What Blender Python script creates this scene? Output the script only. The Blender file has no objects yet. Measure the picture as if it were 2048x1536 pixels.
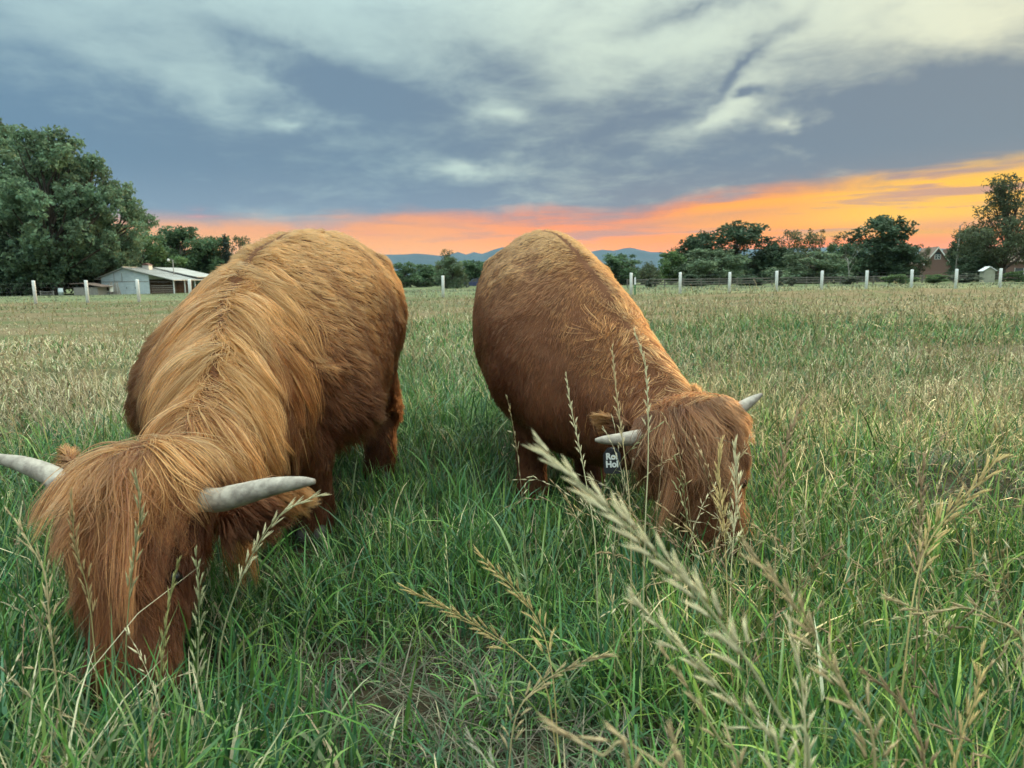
import bpy, bmesh, math, random
import numpy as np
from mathutils import Vector, Matrix
from mathutils.kdtree import KDTree
from mathutils.bvhtree import BVHTree

random.seed(7)
RNG = np.random.default_rng(11)
SC = bpy.context.scene
COL = SC.collection

# ------------------------------------------------------------------ camera
EYE = 1.05
FPX = 1420.0                                  # focal length in pixels of a 2048 wide frame
PITCH = math.atan(214.0 / FPX)
ROLL = math.radians(0.75)
cam = bpy.data.cameras.new('camera')
cam.sensor_width = 36.0
cam.lens = FPX / 2048 * 36
cam.clip_start = 0.02
cam.clip_end = 90000
cam.dof.use_dof = True
cam.dof.focus_distance = 2.6
cam.dof.aperture_fstop = 6.6
cam_ob = bpy.data.objects.new('camera', cam)
COL.objects.link(cam_ob)
_f = Vector((0, math.cos(PITCH), -math.sin(PITCH)))
_r0 = Vector((1, 0, 0))
_u0 = _r0.cross(_f)
CR = _r0 * math.cos(ROLL) - _u0 * math.sin(ROLL)
CU = _r0 * math.sin(ROLL) + _u0 * math.cos(ROLL)
CF = _f
M = Matrix((CR, CU, -CF)).transposed().to_4x4()
M.translation = (0, 0, EYE)
cam_ob.matrix_world = M
SC.camera = cam_ob


def ray(px, py):
    return CF + CR * ((px - 1024) / FPX) - CU * ((py - 768) / FPX)


def at(px, py, zc):
    return Vector((0, 0, EYE)) + ray(px, py) * zc


def azel(px, py):
    d = ray(px, py).normalized()
    return math.degrees(math.atan2(d.x, d.y)), math.degrees(math.asin(d.z))


# ------------------------------------------------------------------ render settings
SC.render.engine = 'CYCLES'
SC.cycles.use_denoising = True
try:
    SC.cycles.denoiser = 'OPENIMAGEDENOISE'
    SC.cycles.denoising_prefilter = 'ACCURATE'
except Exception:
    pass
SC.cycles.max_bounces = 6
SC.cycles.diffuse_bounces = 2
SC.cycles.glossy_bounces = 2
SC.cycles.transmission_bounces = 4
SC.cycles.transparent_max_bounces = 6
SC.cycles.volume_bounces = 0
SC.cycles.sample_clamp_indirect = 4
SC.cycles_curves.shape = 'RIBBONS'
SC.view_settings.view_transform = 'Standard'
SC.view_settings.look = 'None'
SC.view_settings.exposure = 0.0
SC.view_settings.gamma = 1.0

# ------------------------------------------------------------------ world: dusk sky with a torn cloud deck
SUN_AZ = 33.0
SUN_EL = 7.0


def lin(r, g, b):
    def f(c):
        c /= 255.0
        return c / 12.92 if c <= 0.04045 else ((c + 0.055) / 1.055) ** 2.4
    return (f(r), f(g), f(b), 1.0)


class NT:
    """tiny expression builder on a node tree"""
    def __init__(self, tree):
        self.t = tree

    def node(self, kind, **kw):
        n = self.t.nodes.new(kind)
        for k, v in kw.items():
            setattr(n, k, v)
        return n

    def put(self, sock, v):
        if isinstance(v, NS):
            self.t.links.new(v.s, sock)
        elif hasattr(v, 'is_output'):
            self.t.links.new(v, sock)
        else:
            sock.default_value = v

    def math(self, op, a, b=None, c=None):
        n = self.node('ShaderNodeMath', operation=op)
        self.put(n.inputs[0], a)
        if b is not None:
            self.put(n.inputs[1], b)
        if c is not None:
            self.put(n.inputs[2], c)
        return NS(self, n.outputs[0])

    def vec(self, x, y, z):
        n = self.node('ShaderNodeCombineXYZ')
        for i, v in enumerate((x, y, z)):
            self.put(n.inputs[i], v)
        return NS(self, n.outputs[0])

    def noise(self, v, scale=1.0, detail=5.0, rough=0.55, distort=0.0, w=None):
        n = self.node('ShaderNodeTexNoise')
        self.put(n.inputs['Vector'], v)
        n.inputs['Scale'].default_value = scale
        n.inputs['Detail'].default_value = detail
        n.inputs['Roughness'].default_value = rough
        n.inputs['Distortion'].default_value = distort
        return NS(self, n.outputs[0])

    def step(self, v, a, b):
        n = self.node('ShaderNodeMapRange', interpolation_type='SMOOTHSTEP')
        self.put(n.inputs['Value'], v)
        self.put(n.inputs['From Min'], a)
        self.put(n.inputs['From Max'], b)
        return NS(self, n.outputs[0])

    def mix(self, f, a, b, blend='MIX'):
        n = self.node('ShaderNodeMix', data_type='RGBA', blend_type=blend)
        self.put(n.inputs[0], f)
        self.put(n.inputs[6], a)
        self.put(n.inputs[7], b)
        return NS(self, n.outputs[2])

    def ramp(self, v, stops, interp='EASE'):
        n = self.node('ShaderNodeValToRGB')
        n.color_ramp.interpolation = interp
        e = n.color_ramp.elements
        while len(e) < len(stops):
            e.new(0.5)
        for k, (p, c) in enumerate(stops):
            e[k].position = p
            e[k].color = c
        self.put(n.inputs[0], v)
        return NS(self, n.outputs[0])


class NS:
    def __init__(self, nt, s):
        self.nt, self.s = nt, s

    def __add__(self, o): return self.nt.math('ADD', self, o)
    __radd__ = __add__
    def __sub__(self, o): return self.nt.math('SUBTRACT', self, o)
    def __rsub__(self, o): return self.nt.math('SUBTRACT', o, self)
    def __mul__(self, o): return self.nt.math('MULTIPLY', self, o)
    __rmul__ = __mul__
    def __truediv__(self, o): return self.nt.math('DIVIDE', self, o)
    def clamp(self):
        n = self.nt.node('ShaderNodeClamp')
        self.nt.put(n.inputs[0], self)
        return NS(self.nt, n.outputs[0])


world = bpy.data.worlds.new('World')
SC.world = world
world.use_nodes = True
wt = world.node_tree
wt.nodes.clear()
W = NT(wt)
gen = W.node('ShaderNodeTexCoord').outputs['Generated']
sep = W.node('ShaderNodeSeparateXYZ')
wt.links.new(gen, sep.inputs[0])
dx, dy, dz = (NS(W, sep.outputs[i]) for i in range(3))
el = W.math('ARCSINE', dz) * 57.2958
az = W.math('ARCTAN2', dx, dy) * 57.2958
zz = W.math('MAXIMUM', dz, 0.0) + 0.16
pl = W.vec(dx / zz, dy / zz, dz * 2.0)   # flat cloud layer seen in perspective
n_big = W.noise(pl, 1.05, 4, 0.52, 0.5)
n_fine = W.noise(W.vec(dx * 7.0, dy * 7.0, dz * 17.0), 1.0, 5, 0.6, 0.4)
n_streak = W.noise(W.vec(dx * 5.0, dy * 5.0, dz * 60.0), 1.0, 4, 0.55, 0.3)
n_mid = W.noise(pl, 3.4, 5, 0.62, 0.25)
n_soft = W.noise(W.vec(dx * 3.0, dy * 3.0, dz * 7.0), 1.0, 2, 0.5, 0.2)


w1 = W.noise(W.vec(dx * 6.0, dy * 6.0, dz * 9.0), 1.0, 4, 0.6, 0.0)
w2 = W.noise(W.vec(dx * 6.0 + 31.0, dy * 6.0, dz * 9.0 + 7.0), 1.0, 4, 0.6, 0.0)
az_w = az + (w1 - 0.5) * 11.0
el_w = el + (w2 - 0.5) * 4.6
sky_uv = W.vec(az_w, el_w, 0.0)


def blob(px, py, rx, ry, amp, rot=0.0):
    """soft cloud patch at a direction; rx, ry in degrees, rot in degrees"""
    a0, e0 = azel(px, py)
    mp = W.node('ShaderNodeMapping', vector_type='TEXTURE')
    W.put(mp.inputs[0], sky_uv)
    mp.inputs['Location'].default_value = (a0, e0, 0)
    mp.inputs['Rotation'].default_value = (0, 0, math.radians(rot))
    mp.inputs['Scale'].default_value = (rx * 1.95, ry * 1.95, 1)
    g = W.node('ShaderNodeTexGradient', gradient_type='QUADRATIC_SPHERE')
    wt.links.new(mp.outputs[0], g.inputs[0])
    return NS(W, g.outputs['Fac']) * amp


# darkness of the cloud deck
D = W.step(el, 20.0, 8.5) * 0.88 + 0.09
for b in [(120, 270, 11, 3.6, 0.55, -6), (720, 190, 9, 2.2, 0.75, -14), (1020, 150, 6, 2.2, 0.35, -20),
          (1740, 215, 8, 2.6, 0.75, -2), (1960, 190, 6, 3.2, 0.5, 0),
          (1490, 120, 4.2, 0.7, 0.75, 38), (1250, 235, 6, 1.2, 0.3, 24), (1420, 10, 4.5, 1.0, 0.75, 8), (1090, 60, 3.2, 1.6, 0.28, 30),
          (1500, 188, 1.5, 0.5, 1.5, 8), (1480, 200, 3.4, 1.5, -0.55, 8), (30, 95, 5, 0.8, 0.25, -10), (560, 95, 9, 0.9, 0.35, -16),
          (420, 190, 4.0, 3.2, -0.75, -40), (330, 130, 9, 1.6, -0.25, -18), (510, 165, 5, 1.0, -0.35, -25),
          (590, 250, 2.2, 0.6, -0.85, 4), (930, 338, 3.8, 0.75, -1.15, 0), (1000, 230, 2.6, 0.9, -0.75, 10),
          (1420, 235, 4.5, 1.2, -0.85, 18), (1600, 243, 2.4, 0.8, -0.95, 0), (1300, 120, 5, 1.6, -0.3, 30),
          (1650, 285, 5, 0.7, -0.25, 4), (1930, 240, 4, 1.0, -0.25, 8), (1850, 50, 9, 3.0, -0.3, 0)]:
    D = D + blob(*b)
D = D + (n_big - 0.5) * 0.9 + (n_fine - 0.5) * 1.0 + (n_mid - 0.5) * 1.15
D = W.step(D, -0.12, 1.16)
east = W.step(az, 55.0, 120.0)                              # away from the sunset the sky cools again
azn = ((az + 45.0) / 90.0).clamp() * (1.0 - east)
light_c = W.ramp(azn, [(0.0, lin(168, 198, 206)), (0.35, lin(186, 212, 210)), (0.60, lin(214, 230, 214)), (1.0, lin(240, 240, 206))])
dark_c = W.ramp(azn, [(0.0, lin(108, 142, 168)), (0.35, lin(116, 141, 162)), (0.6, lin(122, 138, 154)), (1.0, lin(132, 142, 150))])
low_c = W.ramp(azn, [(0.0, lin(134, 162, 182)), (0.4, lin(136, 154, 172)), (0.7, lin(146, 146, 152)), (1.0, lin(160, 146, 140))])
dark_c = W.mix(W.step(el, 9.0, 4.2) * 0.85, dark_c, low_c)
nish = W.node('ShaderNodeTexSky', sky_type='NISHITA')
nish.sun_disc = False
nish.sun_elevation = math.radians(SUN_EL)
nish.sun_rotation = math.radians(SUN_AZ)
nsk = W.mix(1.0, NS(W, nish.outputs[0]), (0.07, 0.07, 0.07, 1), 'MULTIPLY')
veil = W.mix(0.08, light_c, nsk)                             # clear dusk air behind a thin high veil
# the open sky overhead is brighter than the deck near the horizon
up = W.step(el, 15.0, 60.0) * 4.7 + 1.0
veil = W.mix(W.step(el, 18.0, 55.0) * 0.85, veil, lin(212, 224, 214))
veil = W.mix(1.0, veil, W.vec(up, up, up), 'MULTIPLY')
sky = W.mix(D, veil, dark_c)
# afterglow under the deck
edge = W.step(az, 3.0, 27.0) * 2.1 + 4.5 - W.step(az, 45.0, 110.0) * 3.0 - W.step(az, -50.0, -120.0) * 2.0
wob = (n_soft - 0.5) * 2.4 + (n_fine - 0.5) * 2.2 + (n_streak - 0.5) * 1.2
G = W.step(el + wob, edge + 1.0, edge - 0.8)
gaz = ((az + 40.0) / 80.0).clamp()
g_up = W.ramp(gaz, [(0.0, lin(226, 174, 160)), (0.40, lin(240, 166, 128)), (0.58, lin(255, 150, 94)), (0.72, lin(255, 176, 66)), (0.85, lin(255, 202, 66)), (1.0, lin(255, 200, 84))])
g_dn = W.ramp(gaz, [(0.0, lin(222, 182, 168)), (0.40, lin(238, 178, 136)), (0.56, lin(250, 170, 96)), (0.66, lin(255, 158, 52)), (0.78, lin(255, 142, 0)), (1.0, lin(255, 152, 14))])
g_dn = W.mix(1.0, g_dn, (1.40, 1.06, 0.40, 1), 'MULTIPLY')
g_up = W.mix(1.0, g_up, (1.18, 1.05, 0.62, 1), 'MULTIPLY')
glow = W.mix(W.step(el, 4.0, 2.0), g_up, g_dn)
# coral fringe where the deck catches the light from below
fr = W.step(el + wob, edge - 0.9, edge + 0.1) * W.step(az, 34.0, 14.0) * W.step(az, -22.0, 6.0) * 0.75
glow = W.mix(fr, glow, lin(255, 138, 78))
# thin mauve streaks across the glow
st = W.step(n_streak, 0.50, 0.66) * W.step(el, 1.6, 3.0) * (W.step(az, -8.0, 8.0) * 0.55 + 0.3)
glow = W.mix(st.clamp(), glow, lin(206, 152, 136))
sky_uv = W.vec(az, el + (w2 - 0.5) * 0.8, 0.0)
band = blob(1950, 445, 7, 0.55, 0.75, 2) + blob(1300, 452, 9, 0.55, 0.6, 3) + blob(1480, 425, 6, 0.35, 0.45, 4)
glow = W.mix((band * (n_fine * 1.4 + 0.2)).clamp(), glow, lin(214, 150, 122))
hot = blob(1860, 463, 5, 0.35, 0.9, 0) + blob(1660, 468, 3.5, 0.4, 0.9, 0)
glow = W.mix(hot.clamp(), glow, lin(255, 178, 6))
sky = W.mix(G, sky, glow)
# pink crumbs on the underside of the deck, left of the cattle
crumb = W.step(n_streak * 0.5 + n_fine * 0.5, 0.50, 0.66) * (blob(430, 432, 7, 0.5, 0.9, 0) + blob(760, 462, 6, 0.5, 0.8, -4)).clamp()
sky = W.mix(crumb.clamp(), sky, lin(252, 152, 128))
# below the horizon
sky = W.mix(W.step(el, -0.6, -3.0), sky, lin(96, 96, 84))
bg = W.node('ShaderNodeBackground')
bg.inputs[1].default_value = 1.0
wt.links.new(sky.s, bg.inputs[0])
wo = W.node('ShaderNodeOutputWorld')
wt.links.new(bg.outputs[0], wo.inputs[0])
world.cycles.sampling_method = 'MANUAL'
world.cycles.sample_map_resolution = 1024

# ------------------------------------------------------------------ sun: low, filtered by cloud, behind the cattle on the right
sun = bpy.data.lights.new('sun', 'SUN')
sun.energy = 3.4
sun.angle = math.radians(14)
sun.color = (1.0, 0.62, 0.30)
sun_ob = bpy.data.objects.new('sun', sun)
COL.objects.link(sun_ob)
_sd = Vector((math.sin(math.radians(SUN_AZ)) * math.cos(math.radians(SUN_EL)),
              math.cos(math.radians(SUN_AZ)) * math.cos(math.radians(SUN_EL)), math.sin(math.radians(SUN_EL))))
sun_ob.rotation_euler = _sd.to_track_quat('Z', 'Y').to_euler()
sun_ob.location = (30, 40, 20)


# ------------------------------------------------------------------ helpers
def tag(o, label=None, cat=None, group=None, kind=None):
    if label: o['label'] = label
    if cat: o['category'] = cat
    if group: o['group'] = group
    if kind: o['kind'] = kind
    return o


def empty(name, loc=(0, 0, 0), rz=0.0):
    o = bpy.data.objects.new(name, None)
    o.empty_display_size = 0.2
    o.location = loc
    o.rotation_euler = (0, 0, rz)
    COL.objects.link(o)
    return o


def link(name, me, mat=None, parent=None):
    o = bpy.data.objects.new(name, me)
    COL.objects.link(o)
    if mat is not None and not me.materials:
        me.materials.append(mat)
    if parent is not None:
        o.parent = parent
    return o


def big_mesh(name, V, quads=None, tris=None, colors=None, smooth=False):
    """fast mesh from numpy arrays; colors per vertex (N,3)"""
    me = bpy.data.meshes.new(name)
    V = np.ascontiguousarray(V, dtype=np.float32)
    me.vertices.add(len(V))
    me.vertices.foreach_set('co', V.ravel())
    nq = 0 if quads is None else len(quads)
    nt = 0 if tris is None else len(tris)
    loops = []
    if nq: loops.append(np.asarray(quads, dtype=np.int32).ravel())
    if nt: loops.append(np.asarray(tris, dtype=np.int32).ravel())
    loops = np.concatenate(loops)
    me.loops.add(len(loops))
    me.loops.foreach_set('vertex_index', loops)
    me.polygons.add(nq + nt)
    st = np.concatenate([np.arange(nq) * 4, nq * 4 + np.arange(nt) * 3]).astype(np.int32)
    me.polygons.foreach_set('loop_start', st)
    if smooth:
        me.polygons.foreach_set('use_smooth', np.ones(nq + nt, dtype=bool))
    if colors is not None:
        a = me.attributes.new('col', 'FLOAT_COLOR', 'POINT')
        c = np.ones((len(V), 4), dtype=np.float32)
        c[:, :3] = colors
        a.data.foreach_set('color', c.ravel())
    me.update(calc_edges=True)
    return me


class MB:
    """collects boxes, prisms and tubes into one mesh"""
    def __init__(self):
        self.v, self.f = [], []

    def add(self, vs, fs):
        n = len(self.v)
        self.v += [tuple(v) for v in vs]
        self.f += [tuple(i + n for i in f) for f in fs]
        return self

    def box(self, x0, x1, y0, y1, z0, z1):
        return self.add([(x0, y0, z0), (x1, y0, z0), (x1, y1, z0), (x0, y1, z0), (x0, y0, z1), (x1, y0, z1), (x1, y1, z1), (x0, y1, z1)],
                        [(0, 3, 2, 1), (4, 5, 6, 7), (0, 1, 5, 4), (1, 2, 6, 5), (2, 3, 7, 6), (3, 0, 4, 7)])

    def prism(self, poly, y0, y1):
        """polygon in x,z pushed along y"""
        n = len(poly)
        vs = [(x, y0, z) for x, z in poly] + [(x, y1, z) for x, z in poly]
        fs = [tuple(range(n)), tuple(range(2 * n - 1, n - 1, -1))]
        fs += [(i, i + n, (i + 1) % n + n, (i + 1) % n) for i in range(n)]
        return self.add(vs, fs)

    def tube(self, pts, rad, sides=8, cap=True):
        pts = [Vector(p) for p in pts]
        vs, fs = [], []
        prev = None
        for i, p in enumerate(pts):
            t = (pts[min(i + 1, len(pts) - 1)] - pts[max(i - 1, 0)]).normalized()
            if prev is None:
                prev = t.orthogonal().normalized()
            a = (prev - t * prev.dot(t))
            a = a.normalized() if a.length > 1e-6 else t.orthogonal().normalized()
            prev = a
            b = t.cross(a)
            r = rad[i] if hasattr(rad, '__len__') else rad
            for k in range(sides):
                w = 2 * math.pi * k / sides
                vs.append(p + (a * math.cos(w) + b * math.sin(w)) * r)
        for i in range(len(pts) - 1):
            for k in range(sides):
                k2 = (k + 1) % sides
                fs.append((i * sides + k, i * sides + k2, (i + 1) * sides + k2, (i + 1) * sides + k))
        if cap:
            fs.append(tuple(range(sides - 1, -1, -1)))
            fs.append(tuple(range((len(pts) - 1) * sides, len(pts) * sides)))
        return self.add(vs, fs)

    def mesh(self, name, smooth=False):
        me = bpy.data.meshes.new(name)
        me.from_pydata(self.v, [], self.f)
        me.validate()
        if smooth:
            me.polygons.foreach_set('use_smooth', [True] * len(me.polygons))
        me.update()
        return me

    def build(self, name, mat, parent=None, smooth=False):
        return link(name, self.mesh(name, smooth), mat, parent)


_perm = np.random.default_rng(5).random((256, 256)).astype(np.float32)


def vnoise(x, y):
    xi, yi = np.floor(x).astype(int), np.floor(y).astype(int)
    fx, fy = x - xi, y - yi
    fx, fy = fx * fx * (3 - 2 * fx), fy * fy * (3 - 2 * fy)
    g = lambda a, b: _perm[a & 255, b & 255]
    return (g(xi, yi) * (1 - fx) + g(xi + 1, yi) * fx) * (1 - fy) + (g(xi, yi + 1) * (1 - fx) + g(xi + 1, yi + 1) * fx) * fy


def fbm(x, y, o=3):
    s, a, t = 0.0, 1.0, 0.0
    for k in range(o):
        s = s + vnoise(x * 2 ** k + 17.3 * k, y * 2 ** k + 9.1 * k) * a
        t += a
        a *= 0.5
    return s / t


def sstep(v, a, b):
    t = np.clip((v - a) / (b - a), 0, 1)
    return t * t * (3 - 2 * t)


# ------------------------------------------------------------------ materials
def mat_plain(name, c, rough=0.7, spec=0.3, noise=0.0, scale=8.0, c2=None, bump=0.0, metal=0.0, stretch=(1, 1, 1)):
    m = bpy.data.materials.new(name)
    m.use_nodes = True
    t = NT(m.node_tree)
    b = m.node_tree.nodes['Principled BSDF']
    b.inputs['Roughness'].default_value = rough
    b.inputs['Specular IOR Level'].default_value = spec
    b.inputs['Metallic'].default_value = metal
    if c2 is not None or noise or bump:
        co = t.node('ShaderNodeTexCoord').outputs['Object']
        mp = t.node('ShaderNodeMapping')
        mp.inputs['Scale'].default_value = stretch
        m.node_tree.links.new(co, mp.inputs[0])
        n = t.noise(mp.outputs[0], scale, 5, 0.6)
        cc2 = c2 or tuple(v * (1 - noise) for v in c)
        t.put(b.inputs['Base Color'], t.mix(t.step(n, 0.3, 0.7), (*c, 1), (*cc2, 1)))
        if bump:
            bn = t.node('ShaderNodeBump')
            bn.inputs['Strength'].default_value = bump
            bn.inputs['Distance'].default_value = 0.02
            t.put(bn.inputs['Height'], n)
            m.node_tree.links.new(bn.outputs[0], b.inputs['Normal'])
    else:
        b.inputs['Base Color'].default_value = (*c, 1)
    return m


def mat_leafy(name, transl=0.35, rough=0.55, spec=0.25, gain=1.0):
    """blade or leaf: colour from the 'col' attribute, light partly passing through"""
    m = bpy.data.materials.new(name)
    m.use_nodes = True
    nt = m.node_tree
    t = NT(nt)
    b = nt.nodes['Principled BSDF']
    at_ = t.node('ShaderNodeAttribute', attribute_name='col')
    c = at_.outputs['Color']
    if gain != 1.0:
        c = t.mix(1.0, c, (gain, gain, gain, 1), 'MULTIPLY').s
    nt.links.new(c, b.inputs['Base Color'])
    b.inputs['Roughness'].default_value = rough
    b.inputs['Specular IOR Level'].default_value = spec
    tr = t.node('ShaderNodeBsdfTranslucent')
    nt.links.new(c, tr.inputs[0])
    mx = t.node('ShaderNodeMixShader')
    mx.inputs[0].default_value = transl
    nt.links.new(b.outputs[0], mx.inputs[1])
    nt.links.new(tr.outputs[0], mx.inputs[2])
    nt.links.new(mx.outputs[0], nt.nodes['Material Output'].inputs[0])
    return m

# ================================================================== SETTING
def gz(x, y):
    """height of the ground"""
    x = np.asarray(x, dtype=float)
    y = np.asarray(y, dtype=float)
    r = np.hypot(x, y)
    z = -0.55 * sstep(y, 45, 100)
    z = z + (fbm(x * 0.9 + 40, y * 0.9 + 7, 3) - 0.5) * 0.10 * sstep(r, 0.2, 1.5) * (1 - sstep(r, 60, 120))
    z = z + 0.30 * np.exp(-((x - 19) / 9.0) ** 2 - ((y - 35.0) / 1.6) ** 2)          # low bank before the right fence
    z = z + 0.10 * np.exp(-((x - 2.3) / 0.8) ** 2 - ((y - 3.1) / 0.5) ** 2) - 0.03 * np.exp(-((x + 0.2) / 0.6) ** 2 - ((y - 1.8) / 0.5) ** 2)
    return z


def gz1(x, y):
    return float(gz(np.array([x]), np.array([y]))[0])


def ground_material():
    m = bpy.data.materials.new('pasture_soil')
    m.use_nodes = True
    nt = m.node_tree
    t = NT(nt)
    b = nt.nodes['Principled BSDF']
    b.inputs['Roughness'].default_value = 0.95
    b.inputs['Specular IOR Level'].default_value = 0.1
    co = t.node('ShaderNodeTexCoord').outputs['Object']
    sp = t.node('ShaderNodeSeparateXYZ')
    nt.links.new(co, sp.inputs[0])
    y = NS(t, sp.outputs[1])
    n1 = t.noise(co, 9.0, 8, 0.65)
    n2 = t.noise(co, 0.35, 6, 0.6, 0.4)
    n3 = t.noise(co, 45.0, 4, 0.6)
    near = t.mix(t.step(n1, 0.4, 0.65), lin(44, 37, 30), lin(72, 64, 48))
    near = t.mix(t.step(n3, 0.55, 0.7) * 0.35, near, lin(120, 104, 76))
    straw = t.mix(t.step(n1, 0.35, 0.7), lin(118, 104, 80), lin(96, 88, 64))
    green = t.mix(t.step(n1, 0.35, 0.7), lin(78, 88, 56), lin(98, 98, 68))
    far = t.mix(t.step(n2, 0.42, 0.6), straw, green)
    meadow = t.mix(t.step(n2, 0.4, 0.62), lin(92, 106, 74), lin(112, 114, 84))
    c = t.mix(t.step(y, 5.0, 11.0), near, far)
    c = t.mix(t.step(y, 37.0, 42.0), c, meadow)
    t.put(b.inputs['Base Color'], c)
    bn = t.node('ShaderNodeBump')
    bn.inputs['Strength'].default_value = 0.8
    bn.inputs['Distance'].default_value = 0.03
    t.put(bn.inputs['Height'], n1 * 0.7 + n3 * 0.3)
    nt.links.new(bn.outputs[0], b.inputs['Normal'])
    return m


def build_ground():
    nr, na = 210, 220
    rr = np.concatenate([[0.0], np.exp(np.linspace(math.log(0.25), math.log(17700), nr))])
    aa = np.linspace(0, 2 * math.pi, na, endpoint=False)
    X = rr[:, None] * np.sin(aa)[None]
    Y = rr[:, None] * np.cos(aa)[None]
    V = np.stack([X, Y, gz(X.ravel(), Y.ravel()).reshape(X.shape)], -1).reshape(-1, 3)
    i, k = np.meshgrid(np.arange(nr), np.arange(na), indexing='ij')
    k2 = (k + 1) % na
    q = np.stack([i * na + k, i * na + k2, (i + 1) * na + k2, (i + 1) * na + k], -1).reshape(-1, 4)
    o = link('ground', big_mesh('ground', V, quads=q[:, ::-1], smooth=True), ground_material())
    tag(o, 'pasture ground running out to the trees', kind='structure')


build_ground()


def build_mountains():
    m1 = mat_plain('far_forest_slope', (0.050, 0.075, 0.085), 0.95, 0.05, noise=0.35, scale=0.0012)
    prof = {'mountain_range': (15500, [(-2600, 520), (-1400, 505), (-500, 515), (100, 508), (420, 514), (700, 512), (775, 511), (830, 509.5), (880, 513), (897, 511), (917, 505.5), (932, 511), (948, 506), (962, 510),
                                       (985, 502), (1006, 497), (1040, 499), (1090, 495), (1140, 503), (1180, 505), (1205, 502), (1228, 503.5), (1240, 500), (1264, 496.5), (1282, 502), (1300, 506), (1330, 507),
                                       (1365, 509), (1500, 500), (1700, 496), (1900, 499), (2300, 490), (3000, 505), (4600, 500)])}
    for name, (dist, pts) in prof.items():
        xs = np.array([p[0] for p in pts], float)
        ys = np.array([p[1] for p in pts], float)
        px = np.linspace(xs[0], xs[-1], 900)
        py = np.interp(px, xs, ys)
        py = py - 2.0 + (fbm(px * 0.06, px * 0 + 3, 4) - 0.5) * 3.0
        rows = []
        R = 26
        for r in range(R):
            u = r / (R - 1)
            row = []
            for k in range(len(px)):
                p = at(px[k], py[k], dist)
                hgt = p.z * (1 - u) ** 1.25
                base = Vector((p.x, p.y, 0))
                q = base * (1 - 0.28 * u)
                n = (float(_perm[(k // 6) & 255, (r * 5) & 255]) - 0.5)
                row.append((q.x, q.y, max(hgt * (1 + 0.25 * math.sin(k * 0.21 + r * 0.7 + 2 * math.sin(k * 0.037)) * u * (1 - u) * 3) - 12 * u, -14)))
            rows.append(row)
        V = np.array(rows).reshape(-1, 3)
        n = len(px)
        i, k = np.meshgrid(np.arange(R - 1), np.arange(n - 1), indexing='ij')
        q = np.stack([i * n + k, (i + 1) * n + k, (i + 1) * n + k + 1, i * n + k + 1], -1).reshape(-1, 4)
        # back slope closes the range
        nb = len(V)
        back = V[:n].copy()
        back[:, :2] *= 1.12
        back[:, 2] = -14
        V = np.concatenate([V, back])
        kk = np.arange(n - 1)
        q = np.concatenate([q, np.stack([kk, kk + 1, nb + kk + 1, nb + kk], -1)])
        o = link(name, big_mesh(name, V, quads=q, smooth=True), m1)
        tag(o, 'hazy blue mountain range on the horizon', kind='structure')


build_mountains()

# ------------------------------------------------------------------ white post and wire fence
M_white = mat_plain('white_vinyl', (0.86, 0.88, 0.88), 0.45, 0.4, noise=0.08, scale=6)
M_wire = mat_plain('galvanised_wire', (0.32, 0.33, 0.33), 0.5, 0.5)
M_green = mat_plain('green_paint', (0.03, 0.16, 0.07), 0.5)


def post_mesh(h, r=0.080):
    b = MB()
    n = 14
    b.tube([(0, 0, -0.25), (0, 0, h - 0.03), (0, 0, h - 0.008), (0, 0, h)], [r, r, r * 0.94, r * 0.7], n)
    return b.mesh('post', True)


post_px = [-40, 70, 174, 277, 380, 483, 585, 687, 786, 886, 986, 1080, 1172, 1262, 1360, 1459, 1553, 1643, 1733, 1823, 1912, 2000, 2088]
fence = empty('wire_fence', (0, 38, 0))
tag(fence, 'long fence of white round posts with thin wires across the pasture', 'fence')
pm = post_mesh(1.17)
feet = []
for i, px in enumerate(post_px):
    zc = 36.6 + 3.6 * (px / 2048.0)
    d = ray(px, 590 - 0.012 * px)
    x, y = d.x * zc, d.y * zc
    z = gz1(x, y)
    feet.append(Vector((x, y, z)))
    o = link('post', pm, M_white, fence)
    o.location = Vector((x, y, z)) - fence.location
    o.rotation_euler = (random.uniform(-.012, .012), random.uniform(-.02, .02), random.uniform(0, 6))
for k, hz in enumerate((0.22, 0.42, 0.62, 0.82, 1.04)):
    b = MB()
    pts = []
    for a, c in zip(feet[:-1], feet[1:]):
        for s in range(4):
            p = a.lerp(c, s / 4)
            pts.append((p.x, p.y - 0.065, p.z + hz - 0.02 * math.sin(math.pi * s / 4) - fence.location.z))
    pts.append((feet[-1].x, feet[-1].y - 0.065, feet[-1].z + hz))
    pts = [Vector(p) - Vector((0, 38, 0)) for p in pts]
    b.tube(pts, 0.0018, 4).build('wire', M_wire, fence)
# vertical stays of the woven netting
b = MB()
for a, c in zip(feet[:-1], feet[1:]):
    for s in range(1, 12):
        p = a.lerp(c, s / 12) - Vector((0, 38, 0))
        b.tube([(p.x, p.y - 0.065, p.z + 0.2), (p.x, p.y - 0.065, p.z + 1.03)], 0.0007, 3, False)
o = b.build('netting', M_wire, fence)
o['kind'] = 'stuff'

tp = at(1270, 580, 38.0)
tpz = gz1(tp.x, tp.y)
tpost = empty('metal_stake', (tp.x, tp.y, tpz))
tag(tpost, 'short green steel stake with white top beside a fence post', 'stake')
MB().box(-.035, .035, -.006, .006, -.3, .58).box(-.006, .006, .0061, .05, -.3, .58).build('shaft', M_green, tpost)
MB().box(-.04, .04, -.011, .011, .582, .97).box(-.011, .011, .0111, .055, .582, .97).build('white_top', M_white, tpost)

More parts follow.
